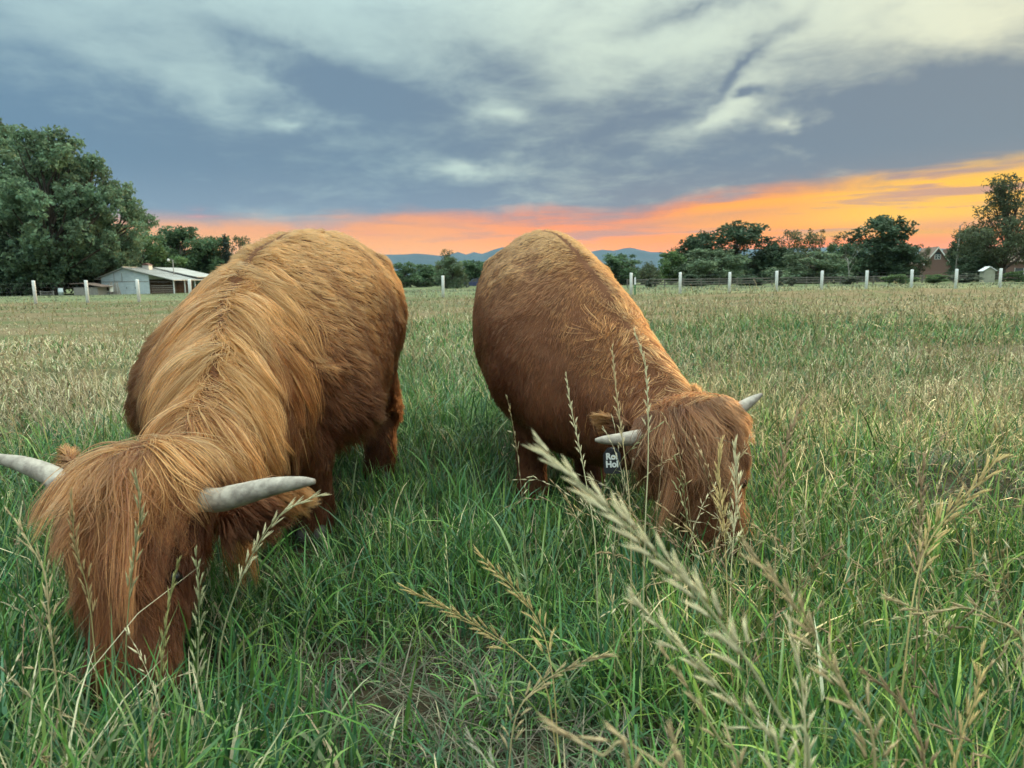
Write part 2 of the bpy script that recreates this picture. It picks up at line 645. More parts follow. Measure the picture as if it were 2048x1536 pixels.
# ------------------------------------------------------------------ dark rail fence before the far trees on the right
M_wood = mat_plain('weathered_wood', (0.13, 0.115, 0.098), 0.85, 0.2, c2=(0.20, 0.18, 0.155), scale=5, stretch=(1, 1, 8))
M_grey = mat_plain('grey_boards', (0.22, 0.20, 0.18), 0.85, 0.2, c2=(0.33, 0.31, 0.28), scale=4, stretch=(6, 6, 1))
A = at(1255, 567, 92)
B = at(2120, 560, 104)
rf = empty('rail_fence', (A.x, A.y, gz1(A.x, A.y)))
tag(rf, 'low dark wooden rail fence along the foot of the right hand trees', 'fence')
N = 26
pmesh = MB().box(-.07, .07, -.07, .07, -.3, 1.12).mesh('post')
seg = (Vector((B.x, B.y, 0)) - Vector((A.x, A.y, 0))) / N
rmesh = MB().box(0.0, seg.length - 0.002, -.028, .028, -.06, .06).mesh('rail')
ang = math.atan2(seg.y, seg.x)
for i in range(N + 1):
    p = Vector((A.x, A.y, 0)) + seg * i
    z = gz1(p.x, p.y)
    o = link('post', pmesh, M_wood, rf)
    o.location = Vector((p.x, p.y, z)) - rf.location
    o.rotation_euler = (random.uniform(-.03, .03), random.uniform(-.03, .03), ang)
    if i < N:
        for hz in (0.36, 0.68, 1.0):
            r_ = link('rail', rmesh, M_wood, rf)
            r_.location = Vector((p.x, p.y, z + hz + random.uniform(-.03, .03))) - rf.location + Vector((math.sin(ang), -math.cos(ang), 0)) * 0.1
            r_.rotation_euler = (0, random.uniform(-.008, .008), ang)


# ------------------------------------------------------------------ buildings
M_barn = mat_plain('pale_blue_siding', (0.58, 0.64, 0.66), 0.7, 0.2, c2=(0.46, 0.53, 0.56), scale=1.6, stretch=(1, 1, 4), bump=0.1)
M_tin = mat_plain('grey_tin_roof', (0.42, 0.43, 0.42), 0.5, 0.4, c2=(0.30, 0.29, 0.27), scale=1.1, stretch=(1, 0.2, 1))
M_dark = mat_plain('shadowed_timber', (0.07, 0.055, 0.045), 0.9, 0.1, noise=0.3)
M_brick = mat_plain('red_brick', (0.20, 0.125, 0.105), 0.9, 0.15, c2=(0.155, 0.092, 0.078), scale=14, stretch=(1, 1, 4))
M_shingle = mat_plain('brown_shingle', (0.17, 0.125, 0.105), 0.9, 0.1, c2=(0.23, 0.17, 0.145), scale=6, stretch=(1, 1, 3))
M_trim = mat_plain('white_trim', (0.72, 0.70, 0.66), 0.5)
M_glass = mat_plain('window_glass', (0.05, 0.07, 0.08), 0.08, 0.6)
M_tan = mat_plain('tan_panels', (0.36, 0.36, 0.28), 0.6, 0.2, noise=0.15, scale=2)


def build_barn():
    z0 = -0.56
    c = at(205, 588, 94)
    L = empty('barn', (c.x, c.y, z0))                        # origin: front left corner
    tag(L, 'pale blue barn with grey tin roof and open side porch', 'barn')
    px = 94 / FPX
    W1 = (318 - 205) * px          # enclosed width
    xp = (252 - 205) * px          # ridge
    XE = (352 - 205) * px          # porch eave
    he, hp, hr = 2.35, 3.45, 1.72
    depth = 13.0
    fx = lambda x: hp + (hr - hp) * (x - xp) / (XE - xp)
    MB().prism([(0, 0), (W1 - 1.2, 0), (W1 - 1.2, fx(W1 - 1.2) - 0.06), (xp, hp - 0.06), (0, he - 0.06)], 0, depth).build('wall', M_barn, L)
    # boards covering the joints of the gable end
    for k in range(1, 22):
        x = k * (W1 - 1.2) / 22
        top = he + (hp - he) * x / xp if x < xp else fx(x)
        MB().box(x - .018, x + .018, -.02, -.002, 0.05, top - .12).build('batten', M_barn, L)
    MB().box(0, W1 - 1.25, -.05, -.022, 1.62, 1.70).build('belt_board', M_grey, L)
    # loft hatch
    hx = (232 - 205) * px
    h = MB().box(hx, hx + .95, -.05, -.022, 1.78, 2.72).build('loft_door', M_barn, L)
    for a in (hx - .06, hx + .951):
        MB().box(a, a + .059, -.06, -.022, 1.72, 2.78).build('frame', M_grey, h)
    # big sliding doors
    for k, a in enumerate((1.9, 3.25, 4.4)):
        d = MB().box(a, a + 1.08, -.052, -.022, 0.02, 1.58).build('door', M_barn, L)
        MB().box(a + .03, a + .08, -.075, -.053, 0.7, 0.95).build('handle', M_dark, d)
    # roof: two slopes
    t = .07
    r = MB().prism([(-.35, he - .2), (xp, hp), (xp, hp + t), (-.35, he - .2 + t)], -.35, depth + .3).build('roof', M_tin, L)
    r2 = MB().prism([(xp + .004, hp), (XE, hr), (XE, hr + t), (xp + .004, hp + t)], -.35, depth + .3).build('roof', M_tin, L)
    n = 16
    for k in range(n):
        y = -.3 + (depth + .55) * k / (n - 1)
        MB().prism([(xp, hp + t + .003), (XE, hr + t + .003), (XE, hr + t + .04), (xp, hp + t + .04)], y, y + .05).build('seam', M_tin, r2)
    MB().box(xp - .09, xp + .09, -.36, depth + .31, hp + t + .02, hp + t + .1).build('ridge_cap', M_tin, r)
    # raised second roof further back and a cupola
    MB().prism([(xp + .2, hp + .05), (XE - .3, hr + .42), (XE - .3, hr + .5), (xp + .2, hp + .2)], 7.5, depth + 3).build('rear_roof', M_tin, L)
    cu = MB().box(xp + .1, xp + 1.0, 4.6, 5.6, hp - .2, hp + .42).build('cupola', M_trim, L)
    MB().prism([(xp - .05, hp + .425), (xp + .55, hp + .72), (xp + 1.15, hp + .425)], 4.5, 5.7).build('cap', M_brick, cu)
    # porch posts, dark inside, and things stored there
    MB().box(W1 - 1.195, W1 - 1.15, 0.1, depth, 0, 1.9).build('porch_wall', M_dark, L)
    for y in (0.0, 3.2, 6.4, 9.6):
        MB().box(XE - .3, XE - .18, y, y + .12, 0, hr + .02).build('porch_post', M_barn, L)
    MB().box(W1 - 1.14, XE - .31, .02, .1, 1.55, 1.72).build('porch_beam', M_dark, L)
    for k in range(4):
        MB().box(W1 - 1.1, XE - .35, .3, .36, .2 + .28 * k, .28 + .28 * k).build('porch_rail', M_grey, L)
    # awning on the left corner
    MB().box(-.95, -.02, .1, 1.2, he - .35, he - .28).build('awning', M_trim, L)
    return c


bc = build_barn()


def simple(name, label, cat, loc, rz=0.0):
    return tag(empty(name, loc, rz), label, cat)


# clutter beside the barn
def on(px, zc, py=588):
    p = at(px, py, zc)
    return (p.x, p.y, gz1(p.x, p.y))


s = simple('lean_to_shed', 'low grey shed with sagging flat roof under the big left tree', 'shed', on(148, 88))
MB().box(0, 3.0, 0, 2.2, 0, .95).build('wall', M_grey, s)
r = MB().prism([(-.25, 1.38), (1.2, 1.42), (3.6, .98), (3.6, 1.06), (1.2, 1.5), (-.25, 1.46)], -.3, 2.5).build('roof', M_shingle, s)
for k in range(7):
    MB().box(.05 + .42 * k, .4 + .42 * k, -.03, -.004, .03, .9 + .03 * (k % 3)).build('plank', M_grey, s)
s = simple('white_crate', 'white hutch with dark opening by the barn corner', 'hutch', on(208, 90))
MB().box(0, .85, 0, .7, .35, 1.15).build('case', M_trim, s)
MB().box(.16, .7, -.02, -.003, .45, .95).build('opening', M_dark, s)
for x in (0.02, .75):
    MB().box(x, x + .08, .02, .1, 0, .348).build('leg', M_grey, s)
s = simple('plank_stack', 'weathered grey planks leaning against the barn front', 'planks', on(216, 91))
for k in range(9):
    o = MB().box(-.09, .09, -.025, .025, 0, 1.35 + .1 * (k % 4)).build('plank', M_grey, s)
    o.location = (.2 + .17 * k, .05 * (k % 3), 0)
    o.rotation_euler = (-.18, -.32 + .05 * (k % 4), 0)
s = simple('corral_gate', 'low pale rail gate in the grass left of the tree trunk', 'gate', on(80, 88))
for x in (0, 1.6):
    MB().box(x, x + .1, 0, .1, -.1, .62).build('post', M_grey, s)
for z in (.15, .42):
    MB().box(.102, 1.598, .03, .07, z, z + .08).build('rail', M_grey, s)
s = simple('barrel', 'pale steel drum standing beside the left tree trunk', 'drum', on(122, 87))
MB().tube([(0, 0, 0), (0, 0, .42), (0, 0, .44), (0, 0, .46), (0, 0, .88), (0, 0, .9)], [.28, .28, .295, .28, .28, .26], 16).build('drum', M_barn, s, True)
MB().tube([(0, 0, .9001), (0, 0, .93)], [.285, .285], 16).build('lid', M_tin, s)

# yard lamp by the barn
p = on(351, 100)
s = simple('yard_lamp', 'grey yard lamp pole rising behind the barn', 'lamp post', p)
MB().tube([(0, 0, -.3), (0, 0, 4.6)], [.09, .06], 8).build('pole', M_grey, s, True)
MB().tube([(0, 0, 4.5), (-.3, 0, 4.65), (-.55, 0, 4.62)], [.03, .03, .03], 6).build('arm', M_grey, s)
MB().tube([(-.6, 0, 4.75), (-.6, 0, 4.6), (-.6, 0, 4.42)], [.10, .2, .17], 10).build('lamp_shade', M_trim, s, True)

# utility poles on the right
p = on(1911, 112, 562)
s = simple('utility_pole', 'tall dark wooden utility pole before the right hand trees', 'pole', p)
hh = at(1911, 452, 112).z - p[2]
MB().tube([(0, 0, -.5), (0.05, 0, hh)], [.17, .11], 9).build('pole', M_wood, s, True)
MB().box(-.06, .06, -.14, -.13, hh - 2.2, hh - .4).build('conduit', M_grey, s)
p = on(1909, 108, 562)
s = simple('meter_post', 'thin pale post standing just in front of the utility pole', 'post', p)
hh = at(1912, 490, 108).z - p[2]
MB().tube([(0, 0, -.4), (.12, 0, hh)], [.07, .06], 8).build('pole', M_grey, s, True)
MB().tube([(.12, 0, hh - .02), (.12, 0, hh + .14)], [.1, .08], 8).build('cap', M_trim, s, True)


def build_house():
    zc = 136.0
    px = zc / FPX
    c = at(1848, 565, zc)
    z0 = gz1(c.x, c.y)
    pk = at(1868, 495, zc).z - z0
    ev = at(1848, 523, zc).z - z0
    L = empty('brick_house', (c.x, c.y, z0), math.radians(-14))
    tag(L, 'brick house with steep white trimmed gable and arched window', 'house')
    xp = 20 * px * 1.05
    W2 = 2 * xp
    wl = MB().prism([(0, 0), (W2, 0), (W2, ev - .1), (xp, pk - .12), (0, ev - .1)], 0, 9).build('wall', M_brick, L)
    for sgn, nm in ((-1, 'roof'), (1, 'roof')):
        xa = xp + sgn * (xp + .35)
        za = ev - .1 - .35 * (pk - ev) / xp
        poly = [(xp + sgn * .002, pk), (xa, za), (xa, za + .16), (xp + sgn * .002, pk + .16)]
        if sgn < 0: poly = poly[::-1]
        r = MB().prism(poly, -.3, 9.3).build('roof', M_shingle, L)
        poly = [(xp + sgn * .002, pk - .2), (xa, za - .2), (xa, za + .13), (xp + sgn * .002, pk + .13)]
        if sgn < 0: poly = poly[::-1]
        MB().prism(poly, -.36, -.302).build('fascia', M_trim, r)
    # arched window
    wz = at(1869, 518, zc).z - z0
    w = .52
    arc = [(xp + w * math.cos(a), wz + .75 + w * math.sin(a)) for a in np.linspace(0, math.pi, 10)]
    win = MB().prism([(xp - w, wz), (xp + w, wz)] + arc, -.03, -.003).build('window', M_glass, L)
    for x in (xp - w, xp - .03, xp + w - .06):
        MB().box(x, x + .06, -.055, -.031, wz + .0, wz + .75).build('frame', M_trim, win)
    for z in (wz - .06, wz + .36, wz + .72):
        MB().box(xp - w - .03, xp + w + .03, -.062, -.056, z, z + .06).build('frame', M_trim, win)
    # main wing with long roof to the right
    MB().box(W2 + .004, W2 + 9, 1.5, 9, 0, ev - .6).build('wing_wall', M_brick, L)
    MB().prism([(W2 + .3, ev - .6), (W2 + 9.3, ev - .6), (W2 + 8.2, pk - .3), (W2 + .3, pk - .3)], 1.2, 5).build('wing_roof', M_shingle, L)


build_house()


def build_house2():
    zc = 128.0
    a = at(2003, 565, zc)
    z0 = gz1(a.x, a.y)
    L = empty('brown_house', (a.x, a.y, z0), math.radians(-20))
    tag(L, 'low house with wide brown roof behind the tall right hand tree', 'house')
    e = at(2010, 524, zc).z - z0
    r = at(2030, 492, zc).z - z0
    MB().box(.6, 14, .4, 8, 0, e).build('wall', M_brick, L)
    MB().add([(0, 0, e), (15, 0, e), (15, 8.6, e), (0, 8.6, e), (3.0, 4.2, r), (12.5, 4.2, r)],
             [(0, 1, 5, 4), (1, 2, 5), (2, 3, 4, 5), (3, 0, 4), (0, 3, 2, 1)]).build('roof', M_shingle, L)
    for x in (2.0, 5.2, 8.6):
        w = MB().box(x, x + 1.3, .37, .397, .8, 2.0).build('window', M_glass, L)
        for q in (x - .07, x + 1.301):
            MB().box(q, q + .069, .34, .396, .72, 2.08).build('frame', M_trim, w)


build_house2()


def build_shed():
    zc = 98.0
    a = at(1966, 572, zc)
    z0 = gz1(a.x, a.y)
    L = empty('garden_shed', (a.x, a.y, z0), math.radians(-22))
    tag(L, 'small tan shed with white metal roof beside the last fence post', 'shed')
    h = at(1966, 541, zc).z - z0
    k = at(1966, 534, zc).z - z0
    MB().prism([(0, 0), (1.3, 0), (1.3, h), (.65, k - .05), (0, h)], 0, 2.6).build('wall', M_tan, L).rotation_euler = (0, 0, math.radians(0))
    d = MB().box(.3, 1.0, -.03, -.003, 0.02, h - .15).build('door', M_tan, L)
    MB().box(.9, .95, -.05, -.031, .7, .82).build('handle', M_dark, d)
    # roof slopes, ribs run down
    for sgn in (-1, 1):
        poly = [(.65 + sgn * .002, k), (.65 + sgn * .85, h - .1), (.65 + sgn * .85, h - .04), (.65 + sgn * .002, k + .06)]
        if sgn < 0: poly = poly[::-1]
        r = MB().prism(poly, -.15, 2.75).build('roof', M_white, L)
        for y in np.linspace(-.1, 2.68, 8):
            poly2 = [(.65 + sgn * .004, k + .063), (.65 + sgn * .84, h - .036), (.65 + sgn * .84, h - .01), (.65 + sgn * .004, k + .09)]
            if sgn < 0: poly2 = poly2[::-1]
            MB().prism(poly2, y, y + .03).build('rib', M_white, r)


build_shed()


def build_car():
    p = at(925, 573, 116)
    L = empty('parked_car', (p.x, p.y, gz1(p.x, p.y) + 0.02), math.radians(6))
    tag(L, 'dark blue car with one lit headlight on the far field edge', 'car')
    paint = mat_plain('dark_blue_paint', (0.035, 0.05, 0.12), 0.25, 0.5)
    rub = mat_plain('tyre_rubber', (0.02, 0.02, 0.02), 0.9)
    MB().prism([(0, .32), (.08, .72), (.3, .80), (1.25, .90), (1.85, 1.34), (3.05, 1.40), (3.75, .98), (4.2, .92), (4.25, .38), (4.1, .25), (.15, .25)], 0, 1.7).build('body', paint, L)
    MB().prism([(1.36, .92), (1.88, 1.30), (2.4, 1.33), (2.4, .93)], -.012, -.003).build('window', M_glass, L)
    MB().prism([(2.48, .93), (2.48, 1.33), (3.0, 1.35), (3.5, .98)], -.012, -.003).build('window', M_glass, L)
    for x in (.85, 3.4):
        w = empty('wheel', (x, 0, .3))
        w.parent = L
        o = MB().tube([(0, -.06, 0), (0, .16, 0)], [.31, .31], 18).build('tyre', rub, w, False)
        MB().tube([(0, -.075, 0), (0, -.061, 0)], [.18, .19], 12).build('rim', M_tin, w)
    em = bpy.data.materials.new('lit_headlight')
    em.use_nodes = True
    e = em.node_tree.nodes['Principled BSDF']
    e.inputs['Emission Color'].default_value = (1, .85, .62, 1)
    e.inputs['Emission Strength'].default_value = 6
    MB().tube([(-.03, .3, .66), (.06, .3, .66)], [.11, .14], 12).build('headlight', em, L)
    MB().tube([(-.03, 1.4, .66), (.06, 1.4, .66)], [.11, .14], 12).build('headlight', em, L)


build_car()

# ================================================================== TREES
M_leaf = mat_leafy('tree_leaves', 0.30, 0.6, 0.2)
M_bark = mat_plain('tree_bark', (0.10, 0.082, 0.068), 0.9, 0.1, c2=(0.055, 0.045, 0.038), scale=4, stretch=(3, 3, 0.6), bump=0.4)
M_pale = mat_plain('pale_dead_bark', (0.42, 0.40, 0.36), 0.9, 0.1, c2=(0.28, 0.26, 0.24), scale=4, stretch=(3, 3, .6))


def leaf_cloud(rng, cen, rad, n, size, base, var, squash=0.8, hang=0.0, lobe_tint=0.28, long=1.9):
    """rhombic leaf sprays spread through ellipsoid lobes; cen (L,3), rad (L,3)"""
    L = len(cen)
    vol = rad[:, 0] * rad[:, 1] * rad[:, 2]
    w = vol ** 0.75
    li = rng.choice(L, n, p=w / w.sum())
    d = rng.normal(size=(n, 3))
    d /= np.linalg.norm(d, axis=1)[:, None]
    r = rng.random(n) ** 0.42
    # sub-clumps: pull each spray toward one of many twig ends
    K = 60
    tw = rng.normal(size=(L, K, 3))
    tw /= np.linalg.norm(tw, axis=2)[:, :, None]
    tw *= (rng.random((L, K)) ** 0.33)[:, :, None] * rng.uniform(0.72, 1.18, (L, K))[:, :, None]
    ti = rng.integers(0, K, n)
    p = tw[li, ti] + d * (r * 0.26)[:, None]
    P = cen[li] + p * rad[li]
    # orientation
    ax = rng.normal(size=(n, 3))
    ax[:, 2] = ax[:, 2] * 0.6 - hang
    ax += p * 0.6
    ax /= np.linalg.norm(ax, axis=1)[:, None]
    b = np.cross(ax, rng.normal(size=(n, 3)))
    b /= np.linalg.norm(b, axis=1)[:, None]
    s = size * rng.uniform(0.6, 1.35, n)
    a2 = ax * (s * long * 0.5)[:, None]
    b2 = b * (s * 0.5)[:, None]
    V = np.stack([P - a2, P + b2 * 0.9, P + a2, P - b2 * 0.9], 1).reshape(-1, 3)
    q = np.arange(n * 4).reshape(n, 4)
    lt = 1 + (rng.random(L) - 0.5) * 2 * lobe_tint
    tt = 1 + (rng.random((L, K)) - 0.5) * 0.5
    k = (lt[li] * tt[li, ti] * rng.uniform(1 - var, 1 + var, n))
    warm = rng.random((L, K))[li, ti] * 0.25
    c = np.array(base)[None] * k[:, None]
    c = c * np.stack([1 + warm, 1 + 0 * warm, 1 - warm * 0.6], 1)
    return V, q, np.repeat(c, 4, 0)


def tree_proto(kind, seed):
    """returns (trunk mesh, crown mesh), unit height, crown about unit width scaled later"""
    rng = np.random.default_rng(seed)
    tb = MB()
    cen, rad = [], []
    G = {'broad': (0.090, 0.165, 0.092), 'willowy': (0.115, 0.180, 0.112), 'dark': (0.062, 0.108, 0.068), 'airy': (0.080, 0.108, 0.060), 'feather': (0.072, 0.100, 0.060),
         'fresh': (0.110, 0.195, 0.084), 'shrub': (0.115, 0.150, 0.115), 'conifer': (0.036, 0.058, 0.050), 'giant': (0.138, 0.232, 0.150), 'bare': (0.05, 0.06, 0.03)}[kind]
    nl = {'broad': 34, 'willowy': 34, 'dark': 36, 'airy': 20, 'feather': 46, 'fresh': 22, 'shrub': 10, 'conifer': 16, 'giant': 84, 'bare': 6}[kind]
    n = {'broad': 13000, 'willowy': 13000, 'dark': 13000, 'airy': 3600, 'feather': 11000, 'fresh': 8000, 'shrub': 3500, 'conifer': 5000, 'giant': 42000, 'bare': 250}[kind]
    size = {'broad': .027, 'willowy': .025, 'dark': .027, 'airy': .020, 'feather': .0125, 'fresh': .032, 'shrub': .055, 'conifer': .026, 'giant': .0150, 'bare': .02}[kind]
    z0 = {'broad': .07, 'willowy': .05, 'dark': .05, 'airy': .30, 'feather': .22, 'fresh': .12, 'shrub': .08, 'conifer': .08, 'giant': .12, 'bare': .5}[kind]
    for k in range(nl):
        if kind == 'conifer':
            z = z0 + (1 - z0) * (k + .5) / nl
            r = 0.30 * (1 - (z - z0) / (1 - z0)) + .03
            a = rng.uniform(0, 6.28)
            cen.append((math.cos(a) * r * .35, math.sin(a) * r * .35, z))
            rad.append((r, r, .06))
            continue
        u = (k + rng.random()) / nl
        z = z0 + (0.97 - z0) * u
        # envelope radius over height
        e = math.sqrt(max(.03, 1 - (2 * (.10 + .88 * u) - 1) ** 2)) if kind != 'giant' else math.sin(math.pi * min(1, (u * 0.86 + 0.12))) ** 0.6
        if kind == 'feather': e = 1.0 - .72 * u ** 1.3
        R = (0.47 if kind == 'giant' else 0.42) * e
        a = rng.uniform(0, 6.28) + k * 2.4
        rr = R * math.sqrt(rng.random()) * 1.05
        cen.append((math.cos(a) * rr, math.sin(a) * rr, z + rng.normal() * .02))
        s = rng.uniform(.12, .20) * {'airy': .75, 'feather': .75, 'giant': .62, 'bare': .75}.get(kind, 1.0)
        s *= 1 - .42 * u * u
        rad.append((s * rng.uniform(.9, 1.4), s * rng.uniform(.9, 1.4), s * rng.uniform(.7, 1.1)))
    cen, rad = np.array(cen), np.array(rad)
    cen[:, 2] = np.minimum(cen[:, 2], 0.99 - rad[:, 2] * 0.9)
    tr = {'giant': .030, 'feather': .022, 'bare': .016, 'airy': .018}.get(kind, .022)
    # trunk and limbs
    lean = rng.normal(size=2) * .03
    tp = [(lean[0] * t * t, lean[1] * t * t, t * .62) for t in np.linspace(-.03, 1, 7)]
    tb.tube(tp, [tr * (1.35 if i == 0 else 1.1 - .12 * i) for i in range(7)], 8)
    for c in cen:
        if kind == 'conifer' or rng.random() < .15: continue
        t = min(.95, max(.22, (c[2] - .16) / .75)) * .85
        s0 = Vector((lean[0] * t * t, lean[1] * t * t, t * .60))
        e0 = Vector(c)
        mid = s0.lerp(e0, .5) + Vector((rng.normal() * .02, rng.normal() * .02, -.02 + .03 * rng.random()))
        tb.tube([s0, mid, e0], [tr * .42, tr * .26, tr * .08], 5, False)
        for j in range(3 if kind in ('airy', 'feather', 'bare') else 1):
            d = Vector(rng.normal(size=3)) * .09
            d.z = abs(d.z) * (.4 if e0.z > .75 else 1)
            if e0.z > .86 and kind != 'bare': continue
            tb.tube([mid.lerp(e0, rng.random()), e0 + d], [tr * .15, tr * .04], 4, False)
    V, q, c = leaf_cloud(rng, cen, rad, n, size, G, 0.22, hang={'willowy': .7, 'feather': .5}.get(kind, 0.1), long=2.4 if kind == 'feather' else 1.7)
    return tb.mesh('trunk', True), big_mesh('crown', V, quads=q, colors=c)


PROTO = {}


def tree(name, label, kind, px, top, zc, wpx, base_py=None, seed=0, cat='tree', lean=0.0, bark=None, group=None):
    key = (kind, seed % 3)
    if key not in PROTO:
        PROTO[key] = tree_proto(kind, 100 + 17 * (seed % 3) + len(kind))
    tm, cm = PROTO[key]
    p = at(px, 575, zc)
    z0 = gz1(p.x, p.y)
    h = at(px, top, zc).z - z0
    w = wpx * zc / FPX * (1.0 if zc < 100 else 1.0 if px > 1790 else 1.32 if px > 1330 else 1.15)
    o = empty(name, (p.x, p.y, z0), random.uniform(0, 6.28))
    o.scale = (w / 0.98, w / 0.98, h)
    o.rotation_euler = (0, lean, o.rotation_euler.z) if lean else o.rotation_euler
    tag(o, label, cat, group)
    t_ = link('trunk', tm, bark or M_bark, o)
    c_ = link('crown', cm, M_leaf, o)
    return o


# --- left: the cottonwood grove, three big trees and the ones behind the barn
tree('cottonwood_tree', 'huge dense cottonwood at the left edge of the pasture', 'giant', -10, 238, 98, 290, seed=0)
tree('cottonwood_tree', 'tall cottonwood with dark leaning trunk behind the left posts', 'giant', 112, 258, 92, 265, seed=1)
tree('cottonwood_tree', 'cottonwood with thin branches reaching right over the barn', 'giant', 196, 312, 97, 200, seed=2)
tree('willow_tree', 'drooping grey green willow between cottonwoods and barn', 'willowy', 195, 470, 104, 120, seed=0)
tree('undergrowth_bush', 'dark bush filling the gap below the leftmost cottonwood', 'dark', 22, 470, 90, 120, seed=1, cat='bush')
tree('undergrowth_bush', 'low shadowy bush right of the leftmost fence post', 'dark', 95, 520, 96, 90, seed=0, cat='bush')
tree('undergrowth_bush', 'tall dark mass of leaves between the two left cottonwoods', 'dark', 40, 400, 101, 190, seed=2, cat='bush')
tree('undergrowth_bush', 'leafy undergrowth right of the leaning cottonwood trunk', 'broad', 172, 440, 106, 130, seed=1, cat='bush')
tree('maple_tree', 'bright green rounded tree directly above the barn roof', 'fresh', 292, 470, 112, 118, seed=0)
tree('maple_tree', 'tall green tree behind the yard lamp', 'broad', 368, 452, 120, 130, seed=1)
tree('maple_tree', 'low green tree filling the gap behind the barn cupola', 'broad', 330, 492, 116, 100, seed=0)
tree('ash_tree', 'green tree half hidden by the left cow back', 'broad', 432, 472, 124, 90, seed=2)
tree('spruce_tree', 'narrow dark spruce peeping over the left cow back', 'conifer', 456, 466, 122, 60, seed=0)
tree('ash_tree', 'pale green treetop touching the left cow shoulder line', 'airy', 490, 470, 126, 90, seed=0)
tree('ash_tree', 'broad tree just behind the left cow rump', 'broad', 560, 500, 130, 120, seed=0)
# --- middle: low line between the cattle
tree('hedgerow_tree', 'low bushy tree touching the right flank of the left cow', 'broad', 808, 524, 126, 66, seed=0)
tree('hedgerow_tree', 'second low tree between the left cow and the single post', 'broad', 846, 528, 130, 70, seed=2)
tree('hedgerow_tree', 'loose topped tree directly behind the single post', 'willowy', 903, 514, 108, 62, seed=1)
tree('hedgerow_tree', 'bare twigged treetop standing above the single post', 'airy', 893, 496, 110, 44, seed=2)
tree('hedgerow_tree', 'low tree above the dark blue car', 'broad', 948, 520, 134, 66, seed=1)
tree('hedgerow_tree', 'low tree touching the left flank of the right cow', 'broad', 984, 518, 136, 62, seed=0)
tree('hedgerow_tree', 'distant tree behind the right cow back', 'dark', 880, 530, 150, 90, seed=1)
tree('hedgerow_tree', 'low dense tree hidden mostly behind the right cow', 'broad', 1080, 520, 136, 120, seed=2)
tree('hedgerow_tree', 'rounded green tree at the right cow neck', 'broad', 1243, 507, 122, 84, seed=1)
tree('hedgerow_tree', 'small pale tree below the blue peak', 'airy', 1300, 522, 118, 48, seed=1)
tree('hedgerow_tree', 'thin filler tree beneath the mountain notch', 'willowy', 1296, 534, 124, 56, seed=2)
tree('poplar_tree', 'light green pointed tree left of the big right grove', 'fresh', 1342, 500, 114, 56, seed=1)
# --- right grove
tree('elm_tree', 'dark elm forming the left shoulder of the right grove', 'dark', 1398, 464, 124, 84, seed=0)
tree('elm_tree', 'tallest broad dark elm of the right grove', 'dark', 1466, 446, 122, 124, seed=1)
tree('elm_tree', 'grey green lower tree in front of the tallest elm', 'willowy', 1420, 496, 112, 100, seed=0)
tree('elm_tree', 'dim tree filling the gap right of the tallest elm', 'dark', 1540, 490, 124, 90, seed=2)
tree('locust_tree', 'thin leaved treetop showing orange sky through it', 'airy', 1580, 458, 126, 84, seed=0)
tree('locust_tree', 'sparse twiggy tree silhouetted against brightest orange sky', 'airy', 1637, 456, 128, 76, seed=1)
tree('apple_tree', 'wide low tree in front of the sparse twiggy tree', 'willowy', 1622, 502, 108, 116, seed=2)
tree('apple_tree', 'small rounded tree left of the pale bare trunks', 'broad', 1678, 486, 118, 60, seed=2)
tree('oak_tree', 'round domed dark tree standing above the pale bare trunks', 'dark', 1752, 432, 120, 116, seed=2)
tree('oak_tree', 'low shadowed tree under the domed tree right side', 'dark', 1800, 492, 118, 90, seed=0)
tree('dead_tree', 'pale bare trunks in front of the domed tree', 'bare', 1697, 486, 104, 46, seed=0, bark=M_pale)
tree('olive_tree', 'thin grey olive tree left of the brick gable', 'airy', 1836, 486, 118, 48, seed=2)
tree('cedar_tree', 'dense dark tree between brick gable and utility pole', 'dark', 1922, 470, 118, 66, seed=1)
tree('cedar_tree', 'dense tree behind the utility pole', 'broad', 1948, 452, 122, 86, seed=0)
tree('cedar_tree', 'low dark tree left of the tan shed', 'dark', 1950, 502, 110, 96, seed=2)
tree('honey_locust_tree', 'tall feathery tree towering over the right edge', 'feather', 2004, 352, 106, 190, seed=0)
tree('honey_locust_tree', 'feathery tree cut by the right frame edge', 'feather', 2074, 372, 112, 150, seed=1)
# --- bushes along the rail fence
for i, (px, top, zc, w, kind, lab) in enumerate([
        (1303, 554, 90, 26, 'shrub', 'round grey green bush right of the green stake'),
        (1556, 540, 88, 34, 'shrub', 'round silvery bush behind the post under the thin leaved tree'),
        (1581, 552, 89, 24, 'shrub', 'small green bush right of the round silvery bush'),
        (1800, 548, 96, 60, 'fresh', 'wide low shrub under the domed tree'),
        (1868, 548, 96, 64, 'fresh', 'wide low shrub below the brick gable'),
        (1930, 546, 97, 56, 'shrub', 'scrubby bush at the foot of the utility pole'),
        (2036, 542, 99, 60, 'fresh', 'low green hedge bush right of the tan shed'),
        (1700, 552, 96, 50, 'shrub', 'low grey scrub at the foot of the pale bare trunks'),
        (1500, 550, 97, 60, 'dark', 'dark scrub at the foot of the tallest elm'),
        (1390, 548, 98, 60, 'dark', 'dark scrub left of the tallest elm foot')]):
    tree('bush', lab, kind, px, top, zc, w, seed=i, cat='bush')


